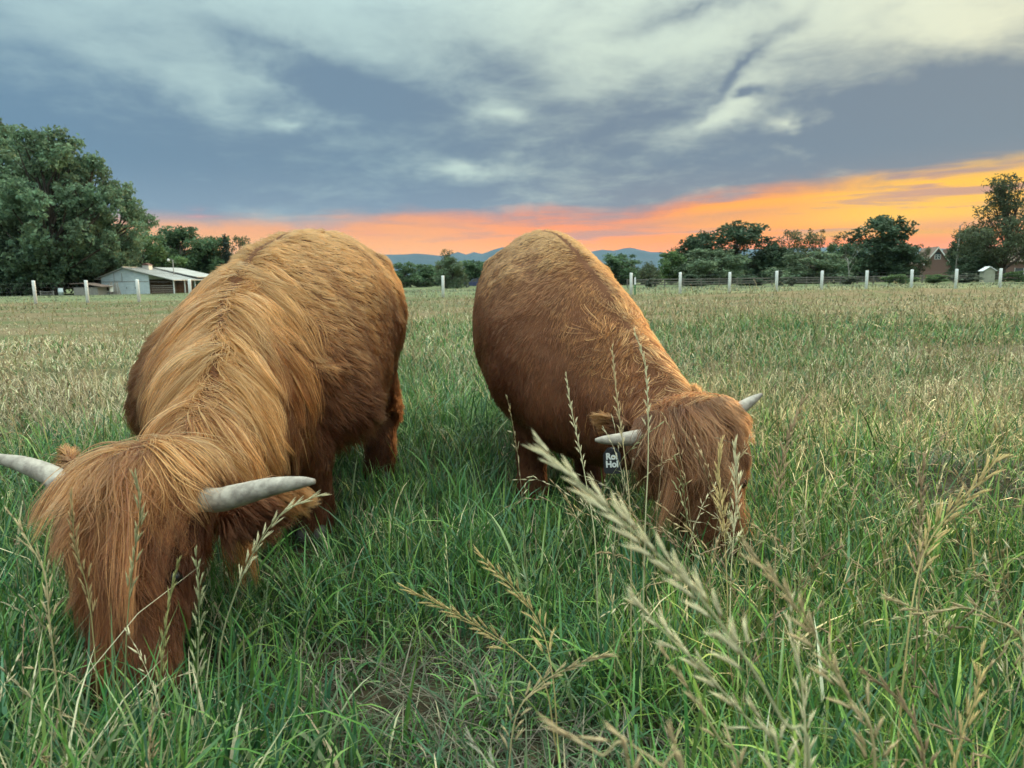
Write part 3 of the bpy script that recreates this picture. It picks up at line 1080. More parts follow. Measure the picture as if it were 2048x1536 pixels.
def distant_wood():
    """the unbroken belt of trees further off, seen only between the nearer crowns"""
    rng = np.random.default_rng(88)
    cen, rad = [], []
    for px in np.arange(-260, 2320, 13):
        zc = rng.uniform(150, 200)
        h = rng.uniform(.7, 1.25) * (6.2 if px < 700 or px > 1380 else 3.6)
        p = at(px + rng.normal() * 6, 570, zc)
        z0 = gz1(p.x, p.y)
        for k in range(2):
            cen.append((p.x + rng.normal() * .6, p.y + rng.normal() * 1.5, z0 + h * (.28 + .4 * k)))
            rad.append((h * .34, h * .34, h * (.30 if k else .32)))
    V, q, c = leaf_cloud(rng, np.array(cen), np.array(rad), 30000, .55, (.050, .086, .055), .2)
    o = link('distant_woodland', big_mesh('distant_woodland', V, quads=q, colors=c), M_leaf)
    tag(o, 'unbroken belt of far trees seen between the nearer crowns', 'woodland', kind='stuff')


distant_wood()

# ================================================================== CATTLE
def hair_material(name):
    """strand: colour per strand, roots deeper than tips"""
    m = bpy.data.materials.new(name)
    m.use_nodes = True
    nt = m.node_tree
    t = NT(nt)
    nt.nodes.clear()
    a = t.node('ShaderNodeAttribute', attribute_name='col')
    hi = t.node('ShaderNodeHairInfo')
    k = NS(t, hi.outputs['Intercept'])
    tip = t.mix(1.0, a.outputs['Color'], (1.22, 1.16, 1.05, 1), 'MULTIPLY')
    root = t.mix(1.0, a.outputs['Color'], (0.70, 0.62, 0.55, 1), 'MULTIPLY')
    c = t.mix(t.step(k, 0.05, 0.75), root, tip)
    h = t.node('ShaderNodeBsdfHairPrincipled')
    h.parametrization = 'COLOR'
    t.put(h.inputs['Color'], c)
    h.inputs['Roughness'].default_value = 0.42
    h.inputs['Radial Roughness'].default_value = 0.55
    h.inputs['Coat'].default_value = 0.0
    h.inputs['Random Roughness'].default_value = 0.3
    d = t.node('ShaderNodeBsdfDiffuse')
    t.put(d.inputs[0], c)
    mx = t.node('ShaderNodeMixShader')
    mx.inputs[0].default_value = 0.45
    nt.links.new(h.outputs[0], mx.inputs[1])
    nt.links.new(d.outputs[0], mx.inputs[2])
    o = t.node('ShaderNodeOutputMaterial')
    nt.links.new(mx.outputs[0], o.inputs[0])
    return m


M_hair = hair_material('cattle_hair')
M_hide = mat_plain('cattle_hide', (0.13, 0.055, 0.028), 0.9, 0.1, noise=0.3, scale=9)
M_horn = mat_plain('horn', (0.42, 0.37, 0.31), 0.5, 0.35, c2=(0.22, 0.185, 0.155), scale=34, stretch=(1, 1, 1), bump=0.25)
M_hoof = mat_plain('hoof', (0.06, 0.05, 0.045), 0.6)
M_eye = mat_plain('eye', (0.008, 0.006, 0.005), 0.16, 0.35)
M_nose = mat_plain('nose_skin', (0.22, 0.135, 0.11), 0.45, 0.4, noise=0.25, scale=30)


def smooth_rows(A, n):
    """Catmull-Rom through the rows of A"""
    A = np.asarray(A, float)
    P = np.vstack([2 * A[0] - A[1], A, 2 * A[-1] - A[-2]])
    out = []
    m = len(A) - 1
    for j in range(n):
        u = j / (n - 1) * m
        i = min(int(u), m - 1)
        t = u - i
        p0, p1, p2, p3 = P[i], P[i + 1], P[i + 2], P[i + 3]
        out.append(0.5 * (2 * p1 + (p2 - p0) * t + (2 * p0 - 5 * p1 + 4 * p2 - p3) * t * t + (3 * p1 - p0 - 3 * p2 + p3) * t ** 3))
    return np.array(out)


def loft(rings):
    n, m = len(rings), len(rings[0])
    V = [tuple(v) for r in rings for v in r]
    F = [(i * m + k, i * m + (k + 1) % m, (i + 1) * m + (k + 1) % m, (i + 1) * m + k) for i in range(n - 1) for k in range(m)]
    F.append(tuple(range(m - 1, -1, -1)))
    F.append(tuple(range((n - 1) * m, n * m)))
    return V, F


def unit(v):
    v = np.asarray(v, float)
    return v / max(np.linalg.norm(v), 1e-9)


class Cow:
    pass


def cow_shape(spec):
    """body as one continuous surface from lofted torso+neck, head and legs"""
    C = Cow()
    b = MB()
    S = smooth_rows(spec['spine'], 46)                       # x, y, top, halfwidth, bottom
    C.S = S
    T = np.gradient(S[:, :2], axis=0)
    T /= np.linalg.norm(T, axis=1)[:, None]
    C.T = T
    rings = []
    for (x, y, top, hw, bot, pear), t in zip(S, T):
        q = np.array([t[1], -t[0]])
        mid, hh = (top + bot) / 2, (top - bot) / 2
        ring = []
        for k in range(28):
            w = 2 * math.pi * k / 28
            cs, sn = math.cos(w), math.sin(w)
            lat = hw * math.copysign(abs(sn) ** (0.88 + (.45 * cs if cs > 0 else 0)), sn) * (1 - pear * cs - 0.05 * cs * cs)
            z = mid + hh * math.copysign(abs(cs) ** 0.92, cs)
            ring.append((x + q[0] * lat, y + q[1] * lat, z))
        rings.append(ring)
    b.add(*loft(rings))
    # head
    poll, muz = np.array(spec['poll']), np.array(spec['muzzle'])
    a = unit(muz - poll)
    L = np.linalg.norm(muz - poll)
    r = unit(np.array(spec['head_right']) - a * np.dot(a, spec['head_right']))
    f = np.cross(r, a)
    if np.dot(f, [0, -1, 0.3]) < 0: f = -f
    C.poll, C.muz, C.a, C.r, C.f, C.L = poll, muz, a, r, f, L
    hs = spec.get('head_scale', 1.0)
    C.hs = hs
    rows = smooth_rows([(-.26, .07, .05, -.10), (-.16, .125, .075, -.10), (-.02, .138, .088, -.115), (.14, .128, .085, -.125), (.32, .122, .080, -.13), (.52, .098, .078, -.115),
                        (.74, .078, .070, -.085), (.90, .083, .066, -.072), (1.0, .078, .05, -.06), (1.05, .04, .03, -.03)], 26)
    C.head_rows = rows
    rings = []
    for t, hw, fr, bk in rows:
        c = poll + a * (t * L)
        ring = []
        for k in range(24):
            w = 2 * math.pi * k / 24
            cs, sn = math.cos(w), math.sin(w)
            dep = (fr if cs > 0 else -bk) * math.copysign(abs(cs) ** .85, cs)
            ring.append(c + (r * (hw * math.copysign(abs(sn) ** .85, sn)) + f * dep) * hs)
        rings.append(ring)
    b.add(*loft(rings))
    # legs
    C.feet = []
    for pts, rad in spec['legs']:
        P = smooth_rows(pts, 14)
        R = smooth_rows(np.array(rad)[:, None], 14)[:, 0]
        b.tube(P, list(R), 14)
        C.feet.append(np.array(pts[-1]))
    # hip bones, shoulder blades and the swell of the rump
    for s_, dl, dz, rad in spec['bones']:
        j = int(s_ * 45)
        x, y, top, hw, bot, pear = S[j]
        q = np.array([T[j][1], -T[j][0]])
        bb = bmesh.new()
        bmesh.ops.create_icosphere(bb, subdivisions=2, radius=1.0)
        b.add([(x + q[0] * dl + v.co.x * rad[0], y + q[1] * dl + v.co.y * rad[1], top - dz + v.co.z * rad[2]) for v in bb.verts], [tuple(v.index for v in f.verts) for f in bb.faces])
        bb.free()
    me = b.mesh('body')
    tmp = link('tmp', me)
    md = tmp.modifiers.new('r', 'REMESH')
    md.mode = 'VOXEL'
    md.voxel_size = 0.016
    ms = tmp.modifiers.new('s', 'SMOOTH')
    ms.iterations = 9
    ms.factor = 0.5
    dg = bpy.context.evaluated_depsgraph_get()
    out = bpy.data.meshes.new_from_object(tmp.evaluated_get(dg))
    bpy.data.objects.remove(tmp)
    out.name = 'body'
    # low lumps of muscle and fat so that the hide is not a perfect tube
    n = len(out.vertices)
    co = np.empty(n * 3, np.float32)
    out.vertices.foreach_get('co', co)
    co = co.reshape(-1, 3)
    no = np.empty(n * 3, np.float32)
    out.vertices.foreach_get('normal', no)
    no = no.reshape(-1, 3)
    d = (fbm(co[:, 0] * 5 + co[:, 2] * 4, co[:, 1] * 5 + co[:, 2] * 3.1 + spec['seed'], 2) - .5) * 0.035
    co += no * d[:, None]
    out.vertices.foreach_set('co', co.ravel())
    out.polygons.foreach_set('use_smooth', np.ones(len(out.polygons), bool))
    out.update()
    C.mesh = out
    return C


def scatter(me, n, rng):
    me.calc_loop_triangles()
    nt_ = len(me.loop_triangles)
    tri = np.empty(nt_ * 3, np.int32)
    me.loop_triangles.foreach_get('vertices', tri)
    tri = tri.reshape(-1, 3)
    co = np.empty(len(me.vertices) * 3, np.float32)
    me.vertices.foreach_get('co', co)
    co = co.reshape(-1, 3)
    no = np.empty(len(me.vertices) * 3, np.float32)
    me.vertices.foreach_get('normal', no)
    no = no.reshape(-1, 3)
    A, B, Cc = co[tri[:, 0]], co[tri[:, 1]], co[tri[:, 2]]
    ar = np.linalg.norm(np.cross(B - A, Cc - A), axis=1)
    i = rng.choice(nt_, n, p=ar / ar.sum())
    u, v = rng.random(n), rng.random(n)
    fl = u + v > 1
    u[fl], v[fl] = 1 - u[fl], 1 - v[fl]
    w = 1 - u - v
    P = A[i] * w[:, None] + B[i] * u[:, None] + Cc[i] * v[:, None]
    N = no[tri[i, 0]] * w[:, None] + no[tri[i, 1]] * u[:, None] + no[tri[i, 2]] * v[:, None]
    N /= np.linalg.norm(N, axis=1)[:, None] + 1e-9
    return P.astype(np.float64), N.astype(np.float64)


def nrm(v):
    return v / (np.linalg.norm(v, axis=1)[:, None] + 1e-9)


def noise3(p, f, seed):
    """smooth vector noise"""
    o = []
    for k in range(3):
        o.append(fbm(p[:, 0] * f + p[:, 2] * f * .71 + 13.7 * k + seed, p[:, 1] * f - p[:, 2] * f * .63 + 5.1 * k, 2) - .5)
    return np.stack(o, 1) * 2


def grow(name, P, N, T, L, lift, grav, parent, cols, rng, K=7, width=0.0008, clump=0.6, nguide=None, wave=0.0, rough=0.12, bvh=None, keep=0.006, mat=None, cvar=0.22):
    """comb strands from roots P along tangents T; clumps, waves, gravity; returns a hair curves object"""
    n = len(P)
    T = nrm(T - N * np.sum(T * N, 1)[:, None])
    d = nrm(T + N * np.asarray(lift).reshape(-1, 1) + rng.normal(size=(n, 3)) * rough)
    S = np.empty((n, K, 3))
    S[:, 0] = P - N * 0.004
    g = np.asarray(grav).reshape(-1, 1) * np.array([[0, 0, -1.0]])
    st = (L / (K - 1))[:, None]
    cur = S[:, 0].copy()
    dn = d.copy()
    lift_ = np.asarray(lift).reshape(-1, 1)
    for k in range(1, K):
        cur = cur + dn * st
        S[:, k] = cur
        # lie down along the coat, then hang
        dn = nrm(dn - N * lift_ * (0.9 / K) + g * (1.0 / K))
    nguide = nguide or max(1, n // 28)
    gi = rng.choice(n, nguide, replace=False)
    kd = KDTree(nguide)
    for j, i in enumerate(gi):
        kd.insert(P[i], j)
    kd.balance()
    own = np.array([kd.find(p)[1] for p in P])
    G = S[gi][own]
    ph = rng.uniform(0, 6.28, nguide)[own]
    fr = rng.uniform(.7, 1.3, nguide)[own]
    tk = np.linspace(0, 1, K)
    cl = (np.asarray(clump) * rng.uniform(.55, 1.0, n))[:, None, None] * (tk ** 1.3)[None, :, None]
    off = (P - P[gi][own])[:, None, :] * (1 - .9 * tk)[None, :, None]
    S = S * (1 - cl) + (G + off) * cl
    if wave:
        side = nrm(np.cross(T, N))
        wv = np.sin(fr[:, None] * tk[None] * 7.5 + ph[:, None]) * tk[None] * (np.asarray(wave) * L)[:, None]
        S = S + side[:, None, :] * wv[:, :, None]
        S = S + N[:, None, :] * (np.sin(fr[:, None] * tk[None] * 5.0 + ph[:, None] * 1.7) * tk[None] * (np.asarray(wave) * .6 * L)[:, None])[:, :, None]
    if bvh is not None:
        for k in range(1, K):
            for i in range(n):
                p = Vector(S[i, k])
                co, no_, _, dist = bvh.find_nearest(p, 0.12)
                if co is None: continue
                q = (p - co).dot(no_)
                if q < keep + .010 * tk[k]:
                    S[i, k] = co + no_ * (keep + .010 * tk[k] + .006 * ((i * 7919) % 97) / 97)
    cols = cols * (1 + (rng.random(nguide)[own] - .5) * 2 * cvar)[:, None]
    hc = bpy.data.hair_curves.new(name)
    hc.add_curves([K] * n)
    hc.attributes['position'].data.foreach_set('vector', S.astype(np.float32).ravel())
    ra = hc.attributes.get('radius') or hc.attributes.new('radius', 'FLOAT', 'POINT')
    prof = np.interp(tk, [0, .3, .75, 1], [.9, 1, .7, .12])
    w = (np.asarray(width) * rng.uniform(.7, 1.3, n))[:, None] * prof[None]
    ra.data.foreach_set('value', w.astype(np.float32).ravel())
    ca = hc.attributes.new('col', 'FLOAT_COLOR', 'CURVE')
    c4 = np.ones((n, 4), np.float32)
    c4[:, :3] = np.clip(cols, 0.004, .9)
    ca.data.foreach_set('color', c4.ravel())
    hc.materials.append(mat or M_hair)
    o = bpy.data.objects.new(name, hc)
    COL.objects.link(o)
    o.parent = parent
    return o


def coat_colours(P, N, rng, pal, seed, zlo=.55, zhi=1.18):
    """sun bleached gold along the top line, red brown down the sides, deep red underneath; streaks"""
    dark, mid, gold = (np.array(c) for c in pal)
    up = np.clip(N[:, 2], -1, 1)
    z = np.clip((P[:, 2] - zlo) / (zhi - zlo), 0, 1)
    g = np.clip(.34 * up + .72 * z + .02 + (fbm(P[:, 0] * 9 + P[:, 2] * 5, P[:, 1] * 9 - P[:, 2] * 4 + seed, 3) - .5) * .8 + rng.normal(size=len(P)) * .12, 0, 1)  # lower and downward facing hair goes darker: body shade painted into the coat
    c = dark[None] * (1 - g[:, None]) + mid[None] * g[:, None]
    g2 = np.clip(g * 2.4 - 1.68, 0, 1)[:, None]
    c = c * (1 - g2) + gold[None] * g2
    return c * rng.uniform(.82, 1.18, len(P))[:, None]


def tube_mesh(pts, rad, sides=14, name='horn', rings=44):
    P = smooth_rows(pts, rings)
    R = smooth_rows(np.array(rad)[:, None], rings)[:, 0]
    b = MB()
    b.tube(P, [max(r * (1 + .022 * math.sin(i * 2.1) * (1 - i / rings)), .001) for i, r in enumerate(R)], sides)
    return b.mesh(name, True)


def ear_mesh(base, tip, down, width):
    """leaf shaped, slightly cupped ear"""
    base, tip, down = np.array(base), np.array(tip), unit(down)
    ax = tip - base
    L = np.linalg.norm(ax)
    ax = ax / L
    n = unit(np.cross(ax, down))
    rings = []
    for t, w, th in [(0, .45, .5), (.15, .75, .5), (.4, 1, .4), (.7, .8, .3), (.92, .4, .2), (1, .12, .1)]:
        c = base + ax * (L * t)
        ring = []
        for k in range(12):
            a_ = 2 * math.pi * k / 12
            ring.append(c + down * (math.cos(a_) * width * w) + n * (math.sin(a_) * width * .32 * th + .25 * width * w * math.cos(a_) ** 2))
        rings.append(ring)
    V, F = loft(rings)
    b = MB()
    b.add(V, F)
    return b.mesh('ear', True)


def build_cow(spec):
    rng = np.random.default_rng(spec['seed'])
    C = cow_shape(spec)
    root = empty('highland_cow', (float(C.S[20][0]), float(C.S[20][1]), gz1(C.S[20][0], C.S[20][1])))
    tag(root, spec['label'], 'cow', 'grazing cattle')
    off = -root.location
    body = link('body', C.mesh, M_hide, root)
    body.location = off
    bvh = BVHTree.FromPolygons([v.co for v in C.mesh.vertices], [tuple(p.vertices) for p in C.mesh.polygons])

    def part(name, me, mat):
        o = link(name, me, mat, root)
        o.location = off
        return o
    # ---- hooves
    for ft in C.feet:
        b = MB()
        for s in (-1, 1):
            b.tube([ft + np.array([s * .026, -.015, .07]), ft + np.array([s * .03, -.035, .03]), ft + np.array([s * .03, -.045, .0])], [.03, .036, .034], 10)
        part('hoof', b.mesh('hoof', True), M_hoof)
    # ---- horns
    for pts, rad in spec['horns']:
        part('horn', tube_mesh(pts, rad), M_horn)
    # ---- eyes
    for s in (-1, 1):
        c = C.poll + C.a * (C.L * .50) + C.r * (s * .090 * C.hs) + C.f * (.046 * C.hs)
        b = bmesh.new()
        bmesh.ops.create_uvsphere(b, u_segments=16, v_segments=10, radius=.020)
        me = bpy.data.meshes.new('eye')
        bmesh.ops.translate(b, verts=b.verts, vec=Vector(c))
        b.to_mesh(me)
        b.free()
        me.polygons.foreach_set('use_smooth', [True] * len(me.polygons))
        part('eye', me, M_eye)
    # ---- nose pad with nostrils
    c = C.poll + C.a * (C.L * .97) + C.f * .03
    b = bmesh.new()
    bmesh.ops.create_uvsphere(b, u_segments=20, v_segments=14, radius=1.0)
    Mx = Matrix((Vector(C.r * .060), Vector(C.f * .036), Vector(C.a * .044))).transposed().to_4x4()
    for v in b.verts:
        for s in (-1, 1):
            d = (Vector((v.co.x - s * .5, v.co.y - .75, v.co.z - .15))).length
            v.co *= 1 - .22 * math.exp(-(d / .26) ** 2)
    Mx.translation = Vector(c)
    bmesh.ops.transform(b, matrix=Mx, verts=b.verts)
    me = bpy.data.meshes.new('nose')
    b.to_mesh(me)
    b.free()
    me.polygons.foreach_set('use_smooth', [True] * len(me.polygons))
    part('nose', me, M_nose)
    # ---- ears
    ears = []
    for base, tip, dn, wd in spec['ears']:
        me = ear_mesh(base, tip, dn, wd)
        ears.append((me, np.array(base), np.array(tip)))
        part('ear', me, M_hide)
    pal = spec['pal']
    # ---- coat roots and where they are on the animal
    n = spec['n_coat']
    P, N = scatter(C.mesh, n, rng)
    S, T2 = C.S, C.T
    # nearest spine sample
    idx = np.empty(n, int)
    for i0 in range(0, n, 20000):
        q = P[i0:i0 + 20000]
        dd = (q[:, None, 0] - S[None, :, 0]) ** 2 + (q[:, None, 1] - S[None, :, 1]) ** 2
        idx[i0:i0 + 20000] = dd.argmin(1)
    s = idx / 45.0
    fw = np.zeros((n, 3))
    fw[:, :2] = T2[idx]
    lat = np.zeros((n, 3))
    lat[:, 0], lat[:, 1] = T2[idx][:, 1], -T2[idx][:, 0]
    dlat = np.sum((P - np.c_[S[idx][:, :2], P[:, 2]]) * lat, 1)
    # head coordinate
    hv = P - C.poll
    ht = hv @ C.a / C.L
    hr = hv @ C.r
    hf = hv @ C.f
    hd = np.sqrt(hr ** 2 + hf ** 2)
    head = (ht > -.20) & (hd < .17 * C.hs) & (s > .86)
    leg = (P[:, 2] < .40) & ~head
    sg = np.sign(dlat)
    ridge = np.exp(-(dlat / .10) ** 2) * (N[:, 2] > .2)
    neck = sstep(s, spec['neck0'], spec['neck0'] + .08) * (~head)
    down = np.array([0, 0, -1.0])
    T = down[None] * .95 - fw * (.62 * (1 - neck))[:, None] + lat * (sg * (.35 + 1.1 * ridge) * (1 - .45 * neck))[:, None] + fw * (.10 * neck)[:, None]
    T = T + (noise3(P, 5.5, spec['seed']) * .55 * spec['unruly'] + noise3(P, 16, spec['seed'] + 3) * .30 * spec['unruly']) * (1 - .65 * neck)[:, None]
    T[leg] = down + N[leg] * .1 + rng.normal(size=(leg.sum(), 3)) * .12 + noise3(P[leg], 14, 2) * .3
    hT = C.a[None] * 1.0 + C.r[None] * (np.sign(hr) * np.clip(np.abs(hr) * 5, 0, .8))[:, None] + noise3(P, 12, 8) * .3
    T[head] = hT[head]
    L = spec['len_body'] * (1 + .35 * sstep(s, .3, .6)) * np.ones(n)
    L = L * (1 - neck) + spec['len_neck'] * neck
    L = L * (1 + .35 * (P[:, 2] < .62) * (~leg) * (s < spec['neck0']))
    L[leg] = spec['len_leg']
    L[head] = np.where(ht[head] < .55, .06, .042)
    L = L * (1 - .5 * neck * np.exp(-(dlat / .03) ** 2))
    L = L * rng.uniform(.65, 1.25, n)
    lift = np.where(head, .42, .30 + .25 * ridge)
    grav = np.where(head, .1, .25 + .35 * neck)
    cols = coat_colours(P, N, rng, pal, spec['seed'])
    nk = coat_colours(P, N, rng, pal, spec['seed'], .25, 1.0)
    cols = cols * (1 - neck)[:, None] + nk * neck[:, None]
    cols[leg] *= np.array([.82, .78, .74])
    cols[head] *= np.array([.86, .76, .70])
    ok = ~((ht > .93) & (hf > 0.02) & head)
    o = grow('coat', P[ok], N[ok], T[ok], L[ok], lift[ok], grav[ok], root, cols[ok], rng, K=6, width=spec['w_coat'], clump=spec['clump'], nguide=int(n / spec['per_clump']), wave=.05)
    o.location = off
    # ---- mane: long locks parting along the crest of the neck and withers
    m = spec['n_mane']
    cand = np.where((s > spec['mane0']) & (~head) & (N[:, 2] > -.1) & (np.abs(dlat) < .24) & (P[:, 2] > S[idx][:, 2] - .34))[0]
    if m and len(cand):
        w = np.exp(-(dlat[cand] / .15) ** 2) + .12
        w *= .25 + sstep(s[cand], spec['mane0'], spec['mane0'] + .12)
        k = rng.choice(cand, min(m, len(cand) * 2), p=w / w.sum())
        Pm = P[k] + rng.normal(size=(len(k), 3)) * .003
        Nm = N[k]
        part_line = .022 * np.sin(s[k] * 31) + .012 * np.sin(s[k] * 83)
        sgm = np.sign(dlat[k] - part_line)
        Tm = lat[k] * (sgm * .62)[:, None] + down * 1.15 + fw[k] * (.10 - .70 * (1 - neck[k]))[:, None] + noise3(Pm, 9, 5) * .30
        Lm = spec['len_mane'] * rng.uniform(.55, 1.2, len(k)) * (.6 + .4 * sstep(s[k], spec['mane0'], spec['mane0'] + .15))
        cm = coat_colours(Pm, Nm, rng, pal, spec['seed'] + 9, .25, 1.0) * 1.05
        bl = rng.random(len(k)) < .14 + .36 * np.exp(-((dlat[k] + .03) / .05) ** 2)
        cm[bl] = cm[bl] * .35 + np.array([.60, .33, .12])[None] * .75
        o = grow('mane', Pm, Nm, Tm, Lm, np.full(len(k), .30), np.full(len(k), 1.5), root, cm, rng, K=10, width=spec['w_mane'], cvar=.42, clump=.88, rough=.06,
                 nguide=max(20, len(k) // 42), wave=.05, bvh=bvh)
        o.location = off
    # ---- forelock: long fringe from the poll down over the face
    m = spec['n_lock']
    cand = np.where(head & (ht > -.20) & (ht < .16) & (hf > -.05) & (np.abs(hr) < .108 * C.hs))[0]
    k = rng.choice(cand, m)
    Pm = P[k] + rng.normal(size=(m, 3)) * .004
    Nm = N[k]
    fan = np.sign(hr[k]) * np.clip(np.abs(hr[k]) * spec['fan'], 0, .6)
    Tm = C.a[None] * 1.0 + C.r[None] * fan[:, None] + C.f[None] * .18 + noise3(Pm, 22, 31) * .24
    Lm = spec['len_lock'] * rng.uniform(.40, 1.15, m) * (1 - .35 * np.abs(hr[k]) / .14)
    Lm = Lm * np.where(hr[k] > .035, .68, 1.0)
    lng = (rng.random(m) < .22) & (np.abs(hr[k]) < .085)
    Lm = np.where(lng, Lm * 1.5, Lm)
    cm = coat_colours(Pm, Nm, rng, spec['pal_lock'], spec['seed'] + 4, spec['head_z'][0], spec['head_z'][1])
    bl = rng.random(m) < .18
    cm[bl] = cm[bl] * .5 + np.array(spec['pal_lock'][2])[None] * .5
    o = grow('forelock', Pm, Nm, Tm, Lm, .34 * (1 - .8 * np.clip(np.abs(hr[k]) / (.11 * C.hs), 0, 1)), np.full(m, .9), root, cm, rng, rough=spec['messy'], K=10, width=spec['w_mane'], cvar=.45, clump=.96, nguide=max(20, m // 95), wave=.07, bvh=bvh, keep=.012)
    o.location = off
    # ---- cheek and poll tufts
    cand = np.where(head & (np.abs(hr) > .085) & (ht > -.15) & (ht < .62))[0]
    m2 = spec['n_lock'] // 3
    k = rng.choice(cand, m2)
    Tm = C.a[None] * .9 + C.r[None] * (np.sign(hr[k]) * .15)[:, None] - C.f[None] * .15 + noise3(P[k], 14, 12) * .4
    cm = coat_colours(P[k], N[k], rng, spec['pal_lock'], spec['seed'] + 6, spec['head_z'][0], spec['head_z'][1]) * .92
    o = grow('cheek_hair', P[k], N[k], Tm, np.full(m2, .075) * rng.uniform(.5, 1.2, m2), np.full(m2, .35), np.full(m2, .6), root, cm, rng, K=7, width=spec['w_mane'], clump=.8, wave=.06)
    o.location = off
    # ---- tufts that run out over the roots of the horns
    cand = np.where(head & (np.abs(hr) > .080 * C.hs) & (ht > -.16) & (ht < .14))[0]
    m4 = 1500
    k = rng.choice(cand, m4)
    Tm = C.a[None] * .38 + C.r[None] * (np.sign(hr[k]) * 1.0)[:, None] + noise3(P[k], 18, 40) * .35
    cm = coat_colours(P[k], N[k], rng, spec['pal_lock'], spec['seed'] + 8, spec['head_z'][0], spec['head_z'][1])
    o = grow('horn_tuft', P[k], N[k], Tm, np.full(m4, .105) * rng.uniform(.45, 1.1, m4), np.full(m4, .5), np.full(m4, .75), root, cm, rng, K=8, width=spec['w_mane'], clump=.85, nguide=45, wave=.06, cvar=.3)
    o.location = off
    # ---- ear fringe
    for me, base, tip in ears:
        m3 = spec['n_ear']
        Pe, Ne = scatter(me, m3, rng)
        ax = unit(tip - base)
        t_ = (Pe - base) @ ax / np.linalg.norm(tip - base)
        Te = ax[None] * .75 + down[None] * spec.get('ear_hang', .7) * (1 - .5 * t_)[:, None] + noise3(Pe, 20, 3) * .4
        Le = spec['len_ear'] * rng.uniform(.5, 1.2, m3)
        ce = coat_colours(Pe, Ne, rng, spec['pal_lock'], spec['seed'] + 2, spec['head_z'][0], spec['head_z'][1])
        ce[t_ > .6] = ce[t_ > .6] * .6 + np.array(pal[2])[None] * .4
        o = grow('ear_fringe', Pe, Ne, Te, Le, np.full(m3, .5), np.full(m3, spec.get('ear_grav', .8)), root, ce, rng, K=7, width=spec['w_mane'], clump=.75, wave=.05)
        o.location = off
    return root, C


def leg_front(x, y, top, fwd, side, zg):
    x0, y0 = x, y
    return ([(x0 - fwd[0] * .02, y0 - fwd[1] * .02, top), (x0 + fwd[0] * .01, y0 + fwd[1] * .01, .52), (x0 + fwd[0] * .03, y0 + fwd[1] * .03, .34),
             (x0, y0, .18), (x0, y0, zg + .05), (x0 + fwd[0] * .01, y0 + fwd[1] * .01, zg)], [.15, .125, .098, .078, .075, .066])


def leg_hind(x, y, top, fwd, side, zg):
    return ([(x + fwd[0] * .10, y + fwd[1] * .10, top), (x + fwd[0] * .12, y + fwd[1] * .12, .62), (x + fwd[0] * .02, y + fwd[1] * .02, .46), (x - fwd[0] * .06, y - fwd[1] * .06, .36),
             (x - fwd[0] * .01, y - fwd[1] * .01, .16), (x, y, zg)], [.19, .165, .125, .098, .078, .068])


def v3(p):
    return np.array([p.x, p.y, p.z])


# ---- left cow, nearer, long maned
h1 = unit((-.27, -.90))
q1 = np.array([-h1[1], h1[0]])                    # image right
if q1[0] < 0: q1 = -q1
F1 = lambda c, d: (c[0] + q1[0] * d, c[1] + q1[1] * d)
sh, hp = (-1.06, 2.83), (-.93, 3.66)
legs1 = []
for d, dy in ((.27, 0.0), (-.22, .10)):
    x, y = F1(sh, d)
    legs1.append(leg_front(x - h1[0] * dy, y - h1[1] * dy, .72, h1, q1, gz1(x, y)))
for d, dy in ((.245, 0.0), (-.24, -.10)):
    x, y = F1(hp, d)
    legs1.append(leg_hind(x - h1[0] * dy, y - h1[1] * dy, .86, h1, q1, gz1(x, y)))
COW1 = dict(
    bones=[(.20, .185, .155, (.095, .11, .075)), (.20, -.185, .155, (.095, .11, .075)), (.50, .19, .34, (.11, .16, .22)), (.50, -.19, .34, (.11, .16, .22))], seed=21, unruly=.9, fan=.5, messy=.17, clump=.62, head_z=(.36, .72), label='shaggy golden brown cow with long mane and horns in the left foreground',
    spine=[(-.855, 4.06, 1.10, .16, .86, .1), (-.875, 3.98, 1.17, .27, .74, .1), (-.90, 3.84, 1.255, .345, .60, .12), (-.935, 3.62, 1.295, .385, .46, .16), (-.985, 3.34, 1.27, .425, .38, .24), (-1.02, 3.05, 1.21, .44, .34, .38),
           (-1.045, 2.82, 1.11, .455, .32, .50), (-1.035, 2.60, .985, .29, .34, .40), (-.985, 2.38, .855, .150, .40, .16), (-.94, 2.16, .72, .115, .40, .10), (-.92, 1.96, .60, .112, .34, .05), (-.925, 1.82, .52, .10, .33, .0)],
    poll=v3(at(292, 985, 1.78)), muzzle=v3(at(262, 1372, 1.62)), head_right=(1, .12, .05), head_scale=1.08,
    legs=legs1,
    horns=[([v3(at(330, 985, 1.78)), v3(at(425, 1000, 1.74)), v3(at(470, 992, 1.71)), v3(at(540, 974, 1.68)), v3(at(600, 965, 1.66)), v3(at(629, 963, 1.65))], [.030, .030, .0285, .0225, .0145, .0065]),
           ([v3(at(250, 985, 1.80)), v3(at(140, 975, 1.84)), v3(at(100, 950, 1.86)), v3(at(50, 930, 1.88)), v3(at(5, 919, 1.90)), v3(at(-35, 910, 1.91))], [.031, .031, .028, .0225, .015, .007])],
    ears=[(v3(at(440, 1045, 1.80)), v3(at(592, 985, 1.84)), (-.1, .1, -1), .062), (v3(at(180, 985, 1.90)), v3(at(135, 905, 2.0)), (.1, .1, -1), .05)],
    pal=[(.092, .026, .010), (.265, .082, .020), (.49, .20, .050)], pal_lock=[(.082, .023, .010), (.21, .064, .021), (.40, .18, .062)],
    n_coat=150000, n_mane=17000, n_lock=9500, n_ear=3000, neck0=.60, mane0=.53, len_body=.052, len_neck=.085, len_leg=.055, len_mane=.27, len_lock=.28, len_ear=.085,
    w_coat=.00070, w_mane=.00070, per_clump=22)
cow1, C1 = build_cow(COW1)

